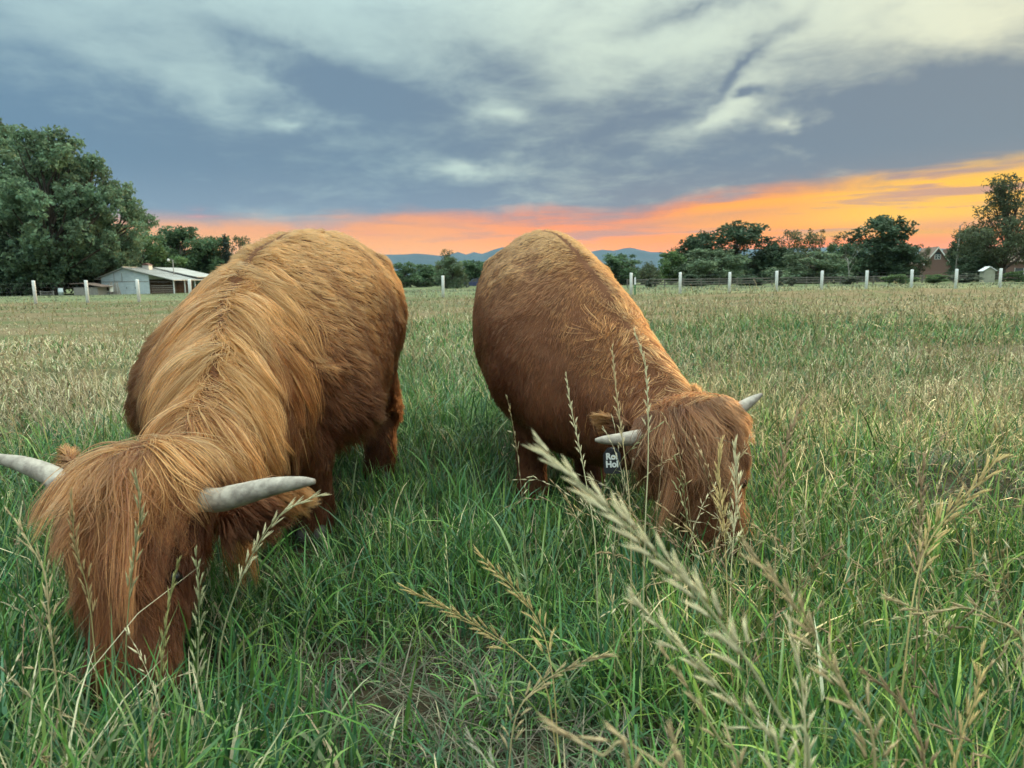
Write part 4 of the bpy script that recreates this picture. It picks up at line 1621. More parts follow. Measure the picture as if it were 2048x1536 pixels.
# ---- right cow, shorter summer coat
h2 = unit((.18, -.80))
q2 = np.array([-h2[1], h2[0]])
if q2[0] < 0: q2 = -q2
F2 = lambda c, d: (c[0] + q2[0] * d, c[1] + q2[1] * d)
sh, hp = (.29, 3.32), (.13, 4.15)
legs2 = []
for d, dy in ((-.20, 0.02), (.12, .10)):
    x, y = F2(sh, d)
    legs2.append(leg_front(x - h2[0] * dy, y - h2[1] * dy, .72, h2, q2, gz1(x, y)))
for d, dy in ((-.05, 0.0), (.20, -.12)):
    x, y = F2(hp, d)
    legs2.append(leg_hind(x - h2[0] * dy, y - h2[1] * dy, .86, h2, q2, gz1(x, y)))
COW2 = dict(
    bones=[(.20, .185, .155, (.095, .11, .075)), (.20, -.185, .155, (.095, .11, .075)), (.50, .19, .34, (.11, .16, .22)), (.50, -.19, .34, (.11, .16, .22))], seed=35, unruly=.5, fan=1.2, messy=.20, clump=.42, head_z=(.36, .80), label='short coated reddish brown cow grazing in the middle with horns and ear tag',
    spine=[(.085, 4.55, 1.10, .17, .84, .1), (.09, 4.48, 1.17, .25, .72, .1), (.10, 4.34, 1.25, .30, .60, .1), (.125, 4.14, 1.30, .335, .50, .12), (.165, 3.84, 1.295, .365, .42, .16), (.21, 3.56, 1.255, .375, .36, .2), (.27, 3.33, 1.20, .365, .30, .25),
           (.345, 3.14, 1.09, .33, .27, .22), (.42, 2.96, .945, .265, .26, .16), (.48, 2.80, .81, .215, .28, .12), (.545, 2.64, .685, .175, .32, .08), (.575, 2.55, .61, .13, .34, 0)],
    poll=v3(at(1372, 866, 2.53)), muzzle=v3(at(1436, 1108, 2.42)), head_right=(1, .02, .24), head_scale=1.38,
    legs=legs2,
    horns=[([v3(at(1350, 868, 2.52)), v3(at(1300, 872, 2.48)), v3(at(1270, 876, 2.46)), v3(at(1235, 879, 2.44)), v3(at(1205, 880, 2.42)), v3(at(1190, 880, 2.42))], [.029, .029, .027, .021, .0135, .005]),
           ([v3(at(1380, 860, 2.52)), v3(at(1430, 842, 2.53)), v3(at(1462, 828, 2.54)), v3(at(1490, 810, 2.54)), v3(at(1512, 796, 2.54)), v3(at(1524, 788, 2.54))], [.029, .029, .027, .021, .0135, .005])],
    ears=[(v3(at(1290, 880, 2.56)), v3(at(1195, 835, 2.66)), (.1, .1, -1), .045), (v3(at(1420, 838, 2.60)), v3(at(1395, 785, 2.68)), (.2, .1, -1), .045)],
    pal=[(.080, .022, .010), (.200, .058, .017), (.43, .175, .046)], pal_lock=[(.085, .027, .012), (.20, .072, .027), (.40, .20, .08)],
    n_coat=150000, n_mane=1200, n_lock=14000, n_ear=1600, neck0=.60, mane0=.70, len_body=.030, len_neck=.040, len_leg=.040, len_mane=.07, len_lock=.33, len_ear=.06, ear_hang=.2, ear_grav=.3,
    w_coat=.00070, w_mane=.00080, per_clump=14)
cow2, C2 = build_cow(COW2)

# ---- ear tag
M_tag = mat_plain('black_plastic', (0.015, 0.015, 0.017), 0.4, 0.4)
M_print = mat_plain('white_print', (0.52, 0.52, 0.50), 0.6)
tg = at(1224, 921, 2.385)
et = empty('ear_tag', tg, 0)
tag(et, 'black plastic ear tag with white letters below the right cow left horn', 'ear tag')
et.rotation_euler = (math.radians(-10), math.radians(-8), math.radians(-28))
tb = MB()
tb.prism([(-.026, -.044), (.026, -.044), (.031, -.037), (.031, .022), (.013, .044), (-.013, .044), (-.031, .022), (-.031, -.037)], 0, .003)
tb.build('plate', M_tag, et)
MB().tube([(0, -.004, .034), (0, .0, .034)], [.008, .010], 12).build('stud', M_tag, et)
for txt, z in (('Roi', .004), ('Hol', -.022)):
    cu = bpy.data.curves.new('lettering', 'FONT')
    cu.body = txt
    cu.size = .030
    cu.align_x = 'CENTER'
    cu.extrude = .0006
    cu.offset = .0012
    cu.materials.append(M_print)
    tmp = bpy.data.objects.new('tmp', cu)
    COL.objects.link(tmp)
    lm = bpy.data.meshes.new_from_object(tmp.evaluated_get(bpy.context.evaluated_depsgraph_get()))
    bpy.data.objects.remove(tmp)
    o = link('lettering', lm, M_print)
    o.parent = et
    o.location = (0, -.0018, z)
    o.rotation_euler = (math.radians(90), 0, 0)

# ================================================================== GRASS
M_grass = mat_leafy('grass_blades', 0.20, 0.45, 0.35)
M_straw = mat_leafy('straw', 0.30, 0.6, 0.25)

# grazed, trampled or bare places: x, y, rx, ry
BARE = [(-.32, 1.62, .55, .50), (.05, 1.30, .45, .32), (-.25, 1.12, .30, .25), (1.95, 2.85, .42, .24), (2.15, 3.35, .30, .14), (6.4, 9.2, 1.5, .6), (5.4, 8.4, .7, .3), (1.55, 1.75, .22, .20), (-4.6, 8.2, 1.2, .5), (2.2, 7.2, .9, .35)]


def bare(x, y):
    m = np.zeros_like(x)
    for cx, cy, rx, ry in BARE:
        m = np.maximum(m, np.exp(-((x - cx) / rx) ** 2 - ((y - cy) / ry) ** 2))
    return m


def dryness(x, y):
    """0 lush, 1 straw"""
    r = np.hypot(x, y)
    azi = np.degrees(np.arctan2(x, y))
    d = 0.06 + 0.22 * sstep(r, 3.5, 9) + 0.40 * sstep(r, 14, 22)
    d = d + 0.62 * sstep(azi, -14, -26) * sstep(r, 4.8, 7.5) * (1 - sstep(r, 31, 34))          # bleached left field
    d = d + 0.18 * sstep(azi, 4, 16) * sstep(r, 2.2, 4.5) * (1 - sstep(r, 8, 14))
    d = d - 0.36 * sstep(azi, 8, 16) * sstep(r, 10, 13) * (1 - sstep(r, 19, 24))               # greener belt right
    d = d - 0.45 * sstep(r, 33, 35) * (1 - sstep(r, 37.5, 39)) * sstep(azi, 5, -10)
    d = d + (fbm(x * .55 + 3, y * .55 + 1, 3) - .5) * 0.9 * sstep(r, 2, 6) + (fbm(x * 2.2, y * 2.2, 2) - .5) * .35
    return np.clip(d, 0, 1)


def blades(root, az_, H, lean, bend, width, cols, K=4, twist=None):
    """N blades as tapered ribbons; returns V, quads, tris, per vertex colours"""
    n = len(root)
    d = np.stack([np.cos(az_), np.sin(az_), np.zeros(n)], 1)
    tw = az_ + np.pi / 2 + (RNG.normal(size=n) * .5 if twist is None else twist)
    sd = np.stack([np.cos(tw), np.sin(tw), np.zeros(n)], 1)
    prof = np.interp(np.linspace(0, 1, K + 1), [0, .35, .75, 1], [.62, 1, .72, 0])
    c = root.copy()
    Vs = []
    for k in range(K + 1):
        if k < K:
            o = sd * (width * prof[k] * .5)[:, None]
            Vs += [c - o, c + o]
        else:
            Vs.append(c)
        th = lean + bend * ((k + .5) / K) ** 1.4
        c = c + (d * np.sin(th)[:, None] + np.array([0, 0, 1.0]) * np.cos(th)[:, None]) * (H / K)[:, None]
    m = 2 * K + 1
    V = np.stack(Vs, 1)                                      # n, m, 3
    base = (np.arange(n) * m)[:, None, None]
    q = np.array([[2 * k, 2 * k + 1, 2 * k + 3, 2 * k + 2] for k in range(K - 1)])[None] + base
    t = np.array([[2 * K - 2, 2 * K - 1, 2 * K]])[None] + base
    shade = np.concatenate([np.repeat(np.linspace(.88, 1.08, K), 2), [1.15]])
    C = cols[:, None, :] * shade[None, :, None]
    return V.reshape(-1, 3), q.reshape(-1, 4), t.reshape(-1, 3), C.reshape(-1, 3)


def palette(n, dry, rng):
    g = np.array([[.060, .166, .040], [.098, .222, .046], [.038, .104, .038], [.150, .240, .052], [.044, .124, .058]])
    s = np.array([[.52, .44, .27], [.44, .36, .22], [.60, .53, .35], [.36, .27, .17], [.44, .43, .24]])
    isd = rng.random(n) < dry * .85
    c = np.where(isd[:, None], s[rng.integers(0, 5, n)], g[rng.integers(0, 5, n)])
    pale = (~isd) & (rng.random(n) < .10 + .3 * dry)
    c[pale] = c[pale] * .55 + np.array([.27, .28, .15]) * .45
    return c * rng.uniform(.60, 1.28, n)[:, None]


def polar(n, r0, r1, rng, half=52, power=0.0):
    """points log-uniform in distance across the view and a good way to both sides"""
    u = rng.random(n)
    r = np.exp(math.log(r0) + u * (math.log(r1) - math.log(r0)))
    a = np.radians(rng.uniform(-half, half, n))
    return np.stack([r * np.sin(a), r * np.cos(a)], 1)


def inside_cow(xy):
    """keep blades from growing straight through the heads"""
    m = np.zeros(len(xy), bool)
    for C, rad in ((C1, .15), (C2, .13)):
        for t in (0.5, .8, 1.0):
            p = C.poll + C.a * C.L * t
            m |= (xy[:, 0] - p[0]) ** 2 + (xy[:, 1] - p[1]) ** 2 < rad ** 2
    return m


def field(name, label, n_tuft, per, r0, r1, seed, hmul=1.0, K=4, wmul=1.0, mat=None):
    rng = np.random.default_rng(seed)
    c = polar(n_tuft, r0, r1, rng)
    b = bare(c[:, 0], c[:, 1])
    c = c[rng.random(len(c)) > b * 1.05]
    n = len(c) * per
    r = np.hypot(c[:, 0], c[:, 1])
    spread = np.repeat(.018 + .014 * r, per)
    o = rng.normal(size=(n, 2)) * np.minimum(spread, .30)[:, None]
    xy = np.repeat(c, per, 0) + o
    xy = xy[~inside_cow(xy)] if r0 < 4 else xy
    keep_o = None
    n = len(xy)
    x, y = xy[:, 0], xy[:, 1]
    rr = np.hypot(x, y)
    dry = dryness(x, y)
    b = bare(x, y)
    z = gz(x, y)
    tall = .55 + .9 * fbm(x * 1.1 + 5, y * 1.1 + 9, 2)
    H = rng.gamma(9, 1 / 9, n) * .30 * tall * hmul * (1 - .65 * b)
    H = H * (1 - .45 * dry) * np.where(rr > 14, .75, 1.0)
    H = np.where((rr > 9) & (np.degrees(np.arctan2(x, y)) < -12), H * .65, H)
    for C in (C1, C2):
        for ft in C.feet:
            e = np.exp(-((x - ft[0]) / .30) ** 2 - ((y - ft[1] + .18) / .36) ** 2)
            H = H * (1 - .55 * e)
    near = (rr < 1.05)
    H = np.where(near, np.minimum(H, .34), H)
    width = np.maximum(.0042 * rng.uniform(.6, 1.5, n), rr * .00105 * rng.uniform(.6, 1.3, n)) * wmul
    cols = palette(n, dry, rng)
    brown = sstep(rr, 17, 26)[:, None]
    cols = cols * (1 - brown) + (cols * .55 + np.array([.20, .155, .105]) * .40) * brown
    beyond = sstep(y, 39, 43)[:, None]
    cols = cols * (1 - beyond) + (cols * .30 + np.array([.115, .150, .095]) * .70) * beyond
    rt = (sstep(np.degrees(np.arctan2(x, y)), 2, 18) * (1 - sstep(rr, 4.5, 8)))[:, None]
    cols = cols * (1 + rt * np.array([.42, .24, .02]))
    lush = (fbm(x * .8 + 30, y * .8 + 2, 2) - .5) * .5
    cols = cols * (1 + lush[:, None])
    az_ = rng.uniform(0, 6.283, n)
    lean = np.abs(rng.normal(size=n)) * .22 + .08
    lean = lean * np.where(rr > 4, 1.5, 1.0)
    bend = rng.gamma(2.2, .42, n) * (1 + b) * np.where(rr > 4, 1.45, 1.0)
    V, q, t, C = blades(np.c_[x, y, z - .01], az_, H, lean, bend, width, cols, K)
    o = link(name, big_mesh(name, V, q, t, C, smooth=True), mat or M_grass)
    tag(o, label, 'grass', kind='stuff')
    return o


field('meadow_grass', 'lush green grass blades covering the near pasture', 7400, 14, .55, 5.2, 1, .80, K=4)
field('meadow_grass', 'broad grass leaves standing among the fine grass', 1500, 5, .55, 6.0, 2, .95, K=6, wmul=2.0)
def front_tufts():
    """taller uncropped blades standing between the viewer and the muzzles"""
    rng = np.random.default_rng(77)
    Vs, qs, ts, Cs, off = [], [], [], [], 0
    for cx, cy, rx, ry, n, h in [(-.84, 1.33, .16, .09, 330, .30), (-1.12, 1.42, .22, .12, 420, .34), (-.55, 1.40, .12, .10, 160, .24), (.62, 2.15, .26, .10, 420, .30), (-1.0, 1.12, .22, .10, 260, .30), (.95, 1.2, .3, .14, 420, .30)]:
        xy = np.c_[rng.normal(cx, rx, n), rng.normal(cy, ry, n)]
        xy = xy[~inside_cow(xy)]
        n = len(xy)
        H = h * rng.uniform(.55, 1.2, n)
        c = palette(n, np.full(n, .08), rng) * np.array([.8, .92, .95])
        V, q, t, C = blades(np.c_[xy, gz(xy[:, 0], xy[:, 1]) - .01], rng.uniform(0, 6.28, n), H, np.abs(rng.normal(size=n)) * .18 + .04, rng.gamma(2, .35, n), rng.uniform(.004, .009, n), c, 6)
        Vs.append(V); qs.append(q + off); ts.append(t + off); Cs.append(C)
        off += len(V)
    o = link('meadow_grass', big_mesh('meadow_grass', np.concatenate(Vs), np.concatenate(qs), np.concatenate(ts), np.concatenate(Cs), smooth=True), M_grass)
    tag(o, 'tall uncropped blades in front of the cattle muzzles', 'grass', kind='stuff')


front_tufts()
field('meadow_grass', 'mixed green and straw grass of the middle pasture', 7600, 12, 4.6, 16.0, 3, .85, K=3)
field('meadow_grass', 'short bleached grass of the far pasture', 7500, 9, 14.0, 105.0, 4, .75, K=2)


def litter():
    """dead flattened blades on the trampled places and under the sward"""
    rng = np.random.default_rng(9)
    n0 = 15000
    c = polar(n0, .7, 9, rng)
    w = bare(c[:, 0], c[:, 1]) + .22
    c = c[rng.random(n0) < w]
    e = []
    for cx, cy, rx, ry in BARE[:8]:
        k = int(520 if rx > .28 else 250)
        e.append(np.c_[rng.normal(cx, rx * .8, k), rng.normal(cy, ry * .8, k)])
    c = np.concatenate([c] + e)
    n = len(c)
    x, y = c[:, 0], c[:, 1]
    r = np.hypot(x, y)
    H = rng.uniform(.06, .22, n)
    lean = rng.uniform(1.15, 1.5, n)
    bend = rng.normal(size=n) * .35
    width = np.maximum(.003 * rng.uniform(.6, 1.6, n), r * .0008)
    pal = np.array([[.26, .23, .17], [.18, .15, .12], [.34, .30, .21], [.08, .13, .06], [.14, .18, .10], [.06, .12, .05]])
    cols = pal[rng.integers(0, 6, n)] * rng.uniform(.35, .95, n)[:, None]
    V, q, t, C = blades(np.c_[x, y, gz(x, y) + rng.uniform(.004, .035, n)], rng.uniform(0, 6.28, n), H, lean, bend, width, cols, 4)
    o = link('dead_grass', big_mesh('dead_grass', V, q, t, C), M_straw)
    tag(o, 'flattened dead grass litter on the bare soil', 'grass litter', kind='stuff')


litter()


# ------------------------------------------------------------------ flowering stalks
def spindle(P, D, L, Wd, cols, rng):
    """4-sided awned spikelets: P base, D unit direction"""
    n = len(P)
    a = nrm(np.cross(D, rng.normal(size=(n, 3))))
    b = np.cross(D, a)
    w = (Wd * .5)[:, None]
    m1, m2 = P + D * (L * .28)[:, None], P + D * (L * .62)[:, None]
    tip = P + D * L[:, None]
    V = np.stack([P, m1 + a * w, m1 + b * w, m1 - a * w, m1 - b * w, m2 + a * w * .7, m2 + b * w * .7, m2 - a * w * .7, m2 - b * w * .7, tip], 1)
    base = (np.arange(n) * 10)[:, None, None]
    t = np.array([[0, 2, 1], [0, 3, 2], [0, 4, 3], [0, 1, 4], [5, 6, 9], [6, 7, 9], [7, 8, 9], [8, 5, 9]])[None] + base
    q = np.array([[1, 2, 6, 5], [2, 3, 7, 6], [3, 4, 8, 7], [4, 1, 5, 8]])[None] + base
    sh = np.array([.85, 1, .9, 1, .9, 1.05, .95, 1.05, .95, 1.2])
    C = cols[:, None, :] * sh[None, :, None]
    return V.reshape(-1, 3), q.reshape(-1, 4), t.reshape(-1, 3), C.reshape(-1, 3)


def stalk_paths(root, az_, H, lean, bend, K=9):
    n = len(root)
    d = np.stack([np.cos(az_), np.sin(az_), np.zeros(n)], 1)
    c = root.copy()
    pts = [c.copy()]
    for k in range(K):
        th = lean + bend * ((k + .5) / K) ** 2.2
        c = c + (d * np.sin(th)[:, None] + np.array([0, 0, 1.0]) * np.cos(th)[:, None]) * (H / K)[:, None]
        pts.append(c.copy())
    return np.stack(pts, 1)


def stalk_field(name, label, n0, r0, r1, seed, S, dens, hscale=1.0, wscale=1.0):
    rng = np.random.default_rng(seed)
    c = polar(n0, r0, r1, rng)
    x, y = c[:, 0], c[:, 1]
    keep = (rng.random(n0) < dens(x, y)) & ~inside_cow(c)
    x, y = x[keep], y[keep]
    n = len(x)
    r = np.hypot(x, y)
    H = rng.normal(.52, .10, n).clip(.28, .8) * hscale
    H = H * np.where(np.degrees(np.arctan2(x, y)) < -14, .75, 1.0)
    K = 9
    P = stalk_paths(np.c_[x, y, gz(x, y)], rng.uniform(0, 6.28, n), H, np.abs(rng.normal(size=n)) * .20, rng.gamma(2.4, .48, n), K)
    tone = rng.random(n)
    pal = np.array([[.56, .45, .25], [.46, .35, .20], [.64, .56, .36], [.36, .25, .16], [.46, .45, .23], [.50, .36, .20]])
    ci = pal[rng.integers(0, 6, n)] * rng.uniform(.8, 1.15, n)[:, None]
    stem_c = ci * .35 + np.array([.16, .20, .07]) * .65
    # stem: ribbon pair per segment (three sided)
    wst = np.maximum(.0011, r * .00042) * wscale
    ang = rng.uniform(0, 6.28, n)
    Vs, Cs = [], []
    for k in range(K + 1):
        for j in range(3):
            a_ = ang + j * 2.0944
            o = np.stack([np.cos(a_), np.sin(a_), np.zeros(n)], 1) * (wst * (1 - .6 * k / K))[:, None]
            Vs.append(P[:, k] + o)
            f = k / K
            Cs.append(stem_c * (1 - f) + ci * f)
    m = 3 * (K + 1)
    V = np.stack(Vs, 1).reshape(-1, 3)
    C = np.stack(Cs, 1).reshape(-1, 3)
    base = (np.arange(n) * m)[:, None, None]
    q = np.array([[3 * k + j, 3 * k + (j + 1) % 3, 3 * k + 3 + (j + 1) % 3, 3 * k + 3 + j] for k in range(K) for j in range(3)])[None] + base
    q = q.reshape(-1, 4)
    # spikelets on the upper part
    u = rng.uniform(.58, 1.0, (n, S))
    u[:, 0] = .99
    f = u * K
    i = np.minimum(f.astype(int), K - 1)
    w = (f - i)[:, :, None]
    ar = np.arange(n)[:, None]
    B = P[ar, i] * (1 - w) + P[ar, i + 1] * w
    D = nrm((P[ar, i + 1] - P[ar, i]).reshape(-1, 3))
    sp = (rng.uniform(.15, .65, (n, S)) * (1.15 - u) * 2.2).reshape(-1, 1)
    open_ = np.repeat(rng.uniform(.4, 1.3, n), S)[:, None]
    D = nrm(D + rng.normal(size=(n * S, 3)) * sp * open_ + np.array([0, 0, -.12]) * sp)
    Bf = B.reshape(-1, 3)
    rs = np.repeat(r, S)
    Ls = rng.uniform(.014, .030, n * S) * np.where(rs > 6, 1.5, 1.0)
    ped = D * (rng.uniform(0.0, .022, n * S) * (1.05 - u.ravel()) * 2.0)[:, None]
    Ws = np.maximum(.0030, rs * .00085) * rng.uniform(.7, 1.3, n * S) * wscale
    V2, q2, t2, C2_ = spindle(Bf + ped, D, Ls, Ws, np.repeat(ci, S, 0) * rng.uniform(.8, 1.2, n * S)[:, None], rng)
    # pedicels as slivers
    off = len(V)
    V = np.concatenate([V, V2])
    C = np.concatenate([C, C2_])
    q = np.concatenate([q, q2 + off])
    t = t2 + off
    w_ = np.maximum(.0005, rs * .0003)
    sdv = nrm(np.cross(D, np.array([0.3, 1, .2])[None])) * w_[:, None]
    V3 = np.stack([Bf - sdv, Bf + sdv, Bf + ped + D * (Ls * .1)[:, None]], 1).reshape(-1, 3)
    off = len(V)
    t3 = np.arange(len(V3)).reshape(-1, 3) + off
    V = np.concatenate([V, V3])
    C = np.concatenate([C, np.repeat(np.repeat(stem_c, S, 0), 3, 0)])
    o = link(name, big_mesh(name, V, q, np.concatenate([t, t3]), C), M_straw)
    tag(o, label, 'grass stalks', kind='stuff')


def d_near(x, y):
    a = np.degrees(np.arctan2(x, y))
    r = np.hypot(x, y)
    return np.clip(.16 + .55 * sstep(a, 3, 16) + .30 * sstep(a, -18, -30) - .9 * bare(x, y) + (fbm(x * 1.3, y * 1.3 + 4, 2) - .5) * .9, .02, 1) * np.where(r < 1.15, .25, 1)


def d_mid(x, y):
    a = np.degrees(np.arctan2(x, y))
    return np.clip(.45 + .3 * sstep(a, 2, 10) + (fbm(x * .6, y * .6 + 4, 3) - .5) * 1.5 - bare(x, y), .03, 1)


stalk_field('seeding_grass', 'straw coloured seeding grass stalks in the near pasture', 900, .95, 4.6, 41, 15, d_near)
stalk_field('seeding_grass', 'dense seeding stalks in front of the right cow face', 420, 1.55, 2.35, 47, 16,
            lambda x, y: np.exp(-((x - .50) / .32) ** 2) * .95, 1.15)
stalk_field('seeding_grass', 'pale seeding grass stalks across the middle pasture', 5200, 4.2, 16, 42, 6, d_mid, 1.0)
stalk_field('seeding_grass', 'thin dry stalks scattered over the far pasture', 3200, 14, 44, 43, 3, lambda x, y: d_mid(x, y) * .8, .8)


# ------------------------------------------------------------------ single stalks close to the camera, one object each
def hero(label, pts, S, tint, spread=1.0, size=1.0, frac=.45, green=.5, seed=0, name='grass_stalk'):
    """pts: (px, py, depth) from tip to base end; continues down into the ground"""
    rng = np.random.default_rng(500 + seed)
    Q = [at(*p) for p in pts]
    base = Q[-1]
    dirn = (Q[-1] - Q[-2])
    foot = Vector((base.x + dirn.x * .8, base.y + dirn.y * .8, 0))
    if base.z > .02:
        Q.append(Vector((foot.x * .5 + base.x * .5, foot.y * .5 + base.y * .5, base.z * .45)))
        Q.append(Vector((foot.x, foot.y, gz1(foot.x, foot.y) - .01)))
    P = smooth_rows([tuple(q) for q in Q], 30)
    root = empty(name, tuple(P[-1]))
    tag(root, label, 'grass stalk', 'tall seeding stalks close to the viewer')
    off = -root.location
    col = np.array(tint)
    sc = col * (1 - green) + np.array([.15, .19, .07]) * green
    b = MB()
    b.tube(P, [.0007 + .0012 * (i / 29) for i in range(30)], 6)
    me = b.mesh('stem', True)
    me.attributes.new('col', 'FLOAT_COLOR', 'POINT').data.foreach_set('color', np.tile(np.r_[sc, 1], len(me.vertices)).astype(np.float32))
    o = link('stem', me, M_straw, root)
    o.location = off
    seglen = np.r_[0, np.cumsum(np.linalg.norm(np.diff(P, axis=0), axis=1))]
    head = seglen[-1] * frac if seglen[-1] * frac < .26 else .26
    S = int(S * 1.5)
    for k in range(S):
        u = (k + rng.random() * .6) / S
        s_ = u ** .95 * head
        i = min(np.searchsorted(seglen, s_, side='right') - 1, 28)
        w = (s_ - seglen[i]) / max(seglen[i + 1] - seglen[i], 1e-6)
        B = P[i] * (1 - w) + P[i + 1] * w
        D = unit(P[i] - P[i + 1])
        sd = unit(np.cross(D, [0.15, 1, .1])) * (1 if k % 2 else -1)
        ang = (.08 + .30 * u * rng.uniform(.4, 1.3)) * spread
        D = unit(D * math.cos(ang) + sd * math.sin(ang) + rng.normal(size=3) * .08 + np.array([0, 0, -.05]))
        ped = D * (.004 + .016 * u * rng.random()) * size
        Ls = rng.uniform(.024, .036) * size
        V, q, t, C = spindle((B + ped)[None], D[None], np.array([Ls]), np.array([.0028 * size]), (col * rng.uniform(.8, 1.15))[None], rng)
        # two overlapping florets beside the main one and the thin foot that carries them
        for j in (-1, 1):
            D2 = unit(D + sd * .12 * j + rng.normal(size=3) * .04)
            V2, q2, t2, C2_ = spindle((B + ped + D * Ls * .12 * (j + 1.5))[None], D2[None], np.array([Ls * .8]), np.array([.0022 * size]), (col * rng.uniform(.75, 1.1))[None], rng)
            q2, t2 = q2 + len(V), t2 + len(V)
            V, q, t, C = np.r_[V, V2], np.r_[q, q2], np.r_[t, t2], np.r_[C, C2_]
        a_ = unit(np.cross(D, [0, 0, 1.0])) * .0005
        V3 = np.array([B - a_, B + a_, B + ped + D * Ls * .06])
        t = np.r_[t, [[len(V), len(V) + 1, len(V) + 2]]]
        V, C = np.r_[V, V3], np.r_[C, np.tile(sc, (3, 1))]
        o = link('spikelet', big_mesh('spikelet', V, q, t, C), M_straw, root)
        o.location = off


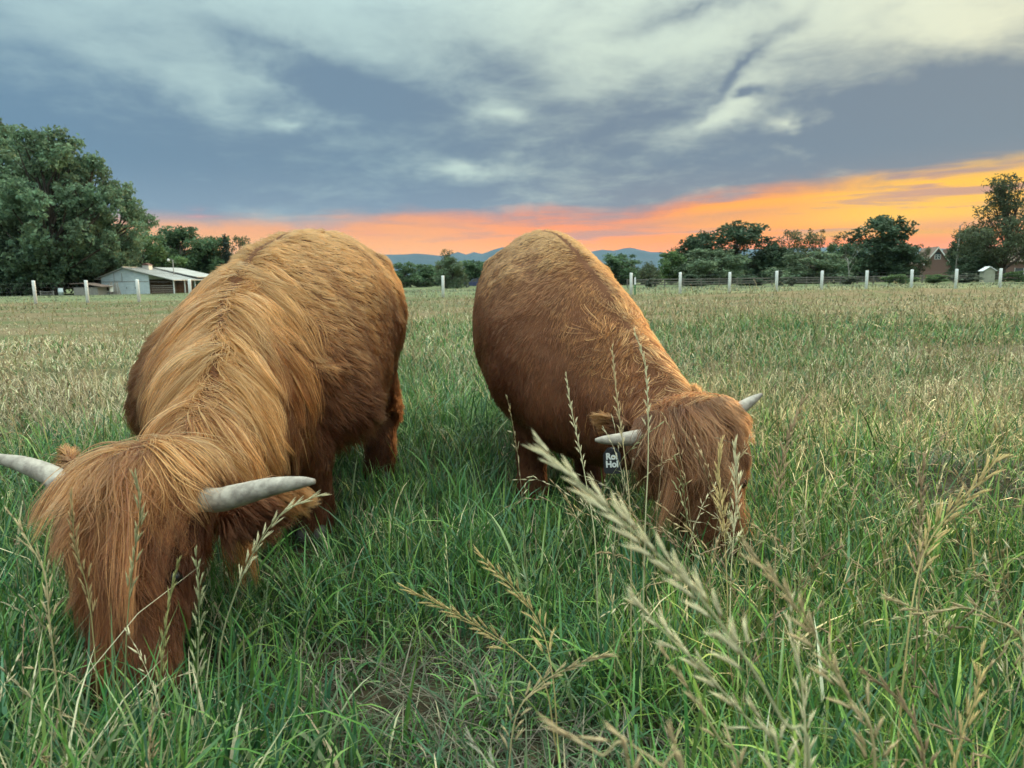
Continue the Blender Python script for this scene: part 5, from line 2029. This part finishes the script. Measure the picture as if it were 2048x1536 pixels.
TAN, PALE, GOLD, BROWN = (.66, .52, .30), (.80, .73, .47), (.70, .53, .24), (.44, .30, .18)
HEROES = [
    ('big blurred pale stalk arching across the centre right foreground', [(1104, 914, .64), (1180, 985, .63), (1290, 1085, .61), (1400, 1195, .60), (1500, 1330, .59), (1570, 1450, .59), (1620, 1536, .59)], 20, PALE, 1.0, 1.05, .6, .6),
    ('second blurred stalk below the big arching one', [(1275, 1205, .70), (1330, 1265, .70), (1410, 1345, .69), (1500, 1445, .69), (1560, 1536, .69)], 14, PALE, 1.0, 1.0, .5, .6),
    ('slender tan stalk leaning left in the lower middle', [(1345, 1330, .78), (1390, 1400, .78), (1440, 1480, .78), (1480, 1560, .78)], 10, TAN, .9, .9, .5, .5),
    ('blurred stalk with pinkish tip right of the big arching one', [(1525, 1128, .72), (1575, 1190, .72), (1640, 1290, .72), (1700, 1400, .72), (1750, 1520, .72)], 15, TAN, 1.1, 1.0, .5, .4),
    ('pale upright bristly stalk near the lower right middle', [(1580, 1240, .86), (1590, 1300, .86), (1605, 1380, .86), (1610, 1536, .86)], 13, PALE, 1.0, .95, .5, .3),
    ('golden fan shaped stalk at the right edge below the fence', [(1990, 925, 1.25), (1940, 985, 1.25), (1880, 1050, 1.25), (1840, 1130, 1.24), (1815, 1280, 1.2)], 18, GOLD, 1.5, 1.25, .5, .3),
    ('tall reddish brown stalk right of the right cow horn', [(1600, 815, 1.75), (1575, 880, 1.75), (1560, 950, 1.75), (1552, 1060, 1.74), (1550, 1180, 1.7)], 16, BROWN, .9, 1.2, .5, .3),
    ('bright golden stalk standing before the right cow face', [(1440, 900, 1.9), (1437, 960, 1.9), (1446, 1030, 1.88), (1452, 1120, 1.86), (1455, 1200, 1.84)], 18, GOLD, .7, 1.3, .6, .2),
    ('pale stalk crossing the muzzle of the right cow', [(1470, 905, 1.8), (1474, 980, 1.8), (1468, 1060, 1.8), (1462, 1150, 1.78), (1460, 1230, 1.75)], 18, PALE, .7, 1.3, .6, .2),
    ('slim stalk rising against the right cow dark chest', [(1225, 700, 1.75), (1232, 780, 1.74), (1245, 880, 1.72), (1258, 990, 1.70), (1262, 1100, 1.68)], 15, TAN, .8, .72, .4, .3),
    ('slim pale stalk against the right cow dark foreleg', [(1133, 755, 1.9), (1142, 815, 1.9), (1158, 890, 1.88), (1175, 980, 1.86), (1190, 1080, 1.84)], 14, PALE, .8, .72, .4, .3),
    ('tall thin stalk against the right cow brown neck', [(1270, 665, 1.7), (1290, 730, 1.7), (1296, 820, 1.68), (1296, 930, 1.66), (1290, 1060, 1.64)], 14, PALE, .7, .72, .3, .4),
    ('tan open stalk bending left over the trampled patch', [(975, 1125, 1.45), (1030, 1180, 1.46), (1080, 1250, 1.46), (1105, 1350, 1.44)], 15, GOLD, 1.6, 1.2, .7, .3),
    ('flat tan stalk lying across the trampled patch', [(820, 1180, 1.4), (890, 1215, 1.42), (960, 1255, 1.43), (1040, 1310, 1.44), (1090, 1370, 1.44)], 15, GOLD, 1.2, 1.2, .7, .3),
    ('tan stalk drooping right beside the trampled patch', [(1195, 1315, 1.2), (1140, 1335, 1.21), (1080, 1370, 1.22), (1030, 1440, 1.22)], 15, TAN, 1.3, 1.1, .7, .3),
    ('blurred tan seed head at the bottom edge right of centre', [(1135, 1470, .56), (1200, 1510, .56), (1260, 1560, .56)], 8, TAN, .8, 1.0, .6, .3),
    ('blurred second seed head at the bottom edge right of centre', [(1265, 1490, .56), (1320, 1530, .56), (1370, 1580, .56)], 8, TAN, .8, 1.0, .6, .3),
    ('white bleached tuft at the bottom edge centre', [(945, 1485, 1.0), (975, 1525, 1.0), (1000, 1575, 1.0)], 8, (.6, .56, .44), .8, 1.0, .6, .2),
    ('thin green stalk crossing the left cow cheek', [(625, 995, 1.40), (560, 1030, 1.41), (510, 1100, 1.42), (470, 1190, 1.43), (440, 1300, 1.44)], 12, PALE, .7, 1.1, .5, .6),
    ('pale branching stalk in front of the left cow eye', [(392, 1120, 1.36), (398, 1180, 1.37), (398, 1250, 1.38), (396, 1330, 1.38), (396, 1430, 1.38)], 14, (.5, .5, .28), 1.4, 1.0, .6, .6),
    ('yellow green stalk in front of the left cow nose', [(352, 1140, 1.34), (340, 1190, 1.35), (332, 1250, 1.35), (322, 1340, 1.35), (318, 1440, 1.35)], 13, (.42, .40, .16), .7, 1.0, .6, .6),
    ('stalk with pale beads in front of the left cow forehead', [(275, 960, 1.42), (280, 1030, 1.42), (268, 1110, 1.42), (255, 1240, 1.42), (250, 1380, 1.42)], 14, (.42, .38, .2), .6, 1.1, .5, .6),
    ('reddish stalk in front of the left cow left cheek', [(145, 1010, 1.5), (150, 1090, 1.5), (175, 1180, 1.5), (188, 1290, 1.48), (195, 1400, 1.46)], 14, (.42, .30, .14), 1.0, 1.1, .5, .5),
    ('drooping pale stalk at the far left edge below the horn', [(30, 1040, 1.3), (60, 1090, 1.3), (90, 1150, 1.3), (100, 1250, 1.3)], 12, TAN, 1.0, 1.0, .6, .3),
    ('curved rusty stalk in the lower right corner', [(1960, 1330, .95), (1950, 1400, .95), (1925, 1470, .95), (1905, 1560, .95)], 12, GOLD, 1.2, 1.0, .5, .3),
    ('leaning brown stalk near the lower right corner', [(1745, 1355, .9), (1790, 1390, .9), (1830, 1450, .9), (1850, 1560, .9)], 12, BROWN, 1.0, 1.0, .5, .3),
    ('tan stalk pointing left at the right edge', [(1790, 1200, 1.15), (1860, 1225, 1.15), (1930, 1215, 1.15), (1990, 1240, 1.14), (2050, 1300, 1.13)], 12, TAN, 1.0, 1.1, .5, .4),
    ('grey brown upright stalk left of the golden fan', [(1845, 930, 1.5), (1842, 1000, 1.5), (1838, 1080, 1.5), (1838, 1200, 1.48)], 15, BROWN, .8, 1.1, .5, .3),
]
for i, (lab, pts, S, tint, spr, size, frac, gr) in enumerate(HEROES):
    hero(lab, pts, S, tint, spr, size, frac, gr, seed=i)


# ================================================================== HAZE
def build_haze():
    m = bpy.data.materials.new('evening_haze')
    m.use_nodes = True
    nt = m.node_tree
    nt.nodes.clear()
    v = nt.nodes.new('ShaderNodeVolumePrincipled')
    v.inputs['Color'].default_value = (0.42, 0.70, 1.0, 1)
    v.inputs['Density'].default_value = 1.7e-5
    v.inputs['Anisotropy'].default_value = 0.0
    o = nt.nodes.new('ShaderNodeOutputMaterial')
    nt.links.new(v.outputs[0], o.inputs['Volume'])
    h = MB().box(-18000, 18000, -18000, 18000, -16, 640).build('haze', m)
    tag(h, 'thin blue evening haze over the far land', kind='stuff')


build_haze()
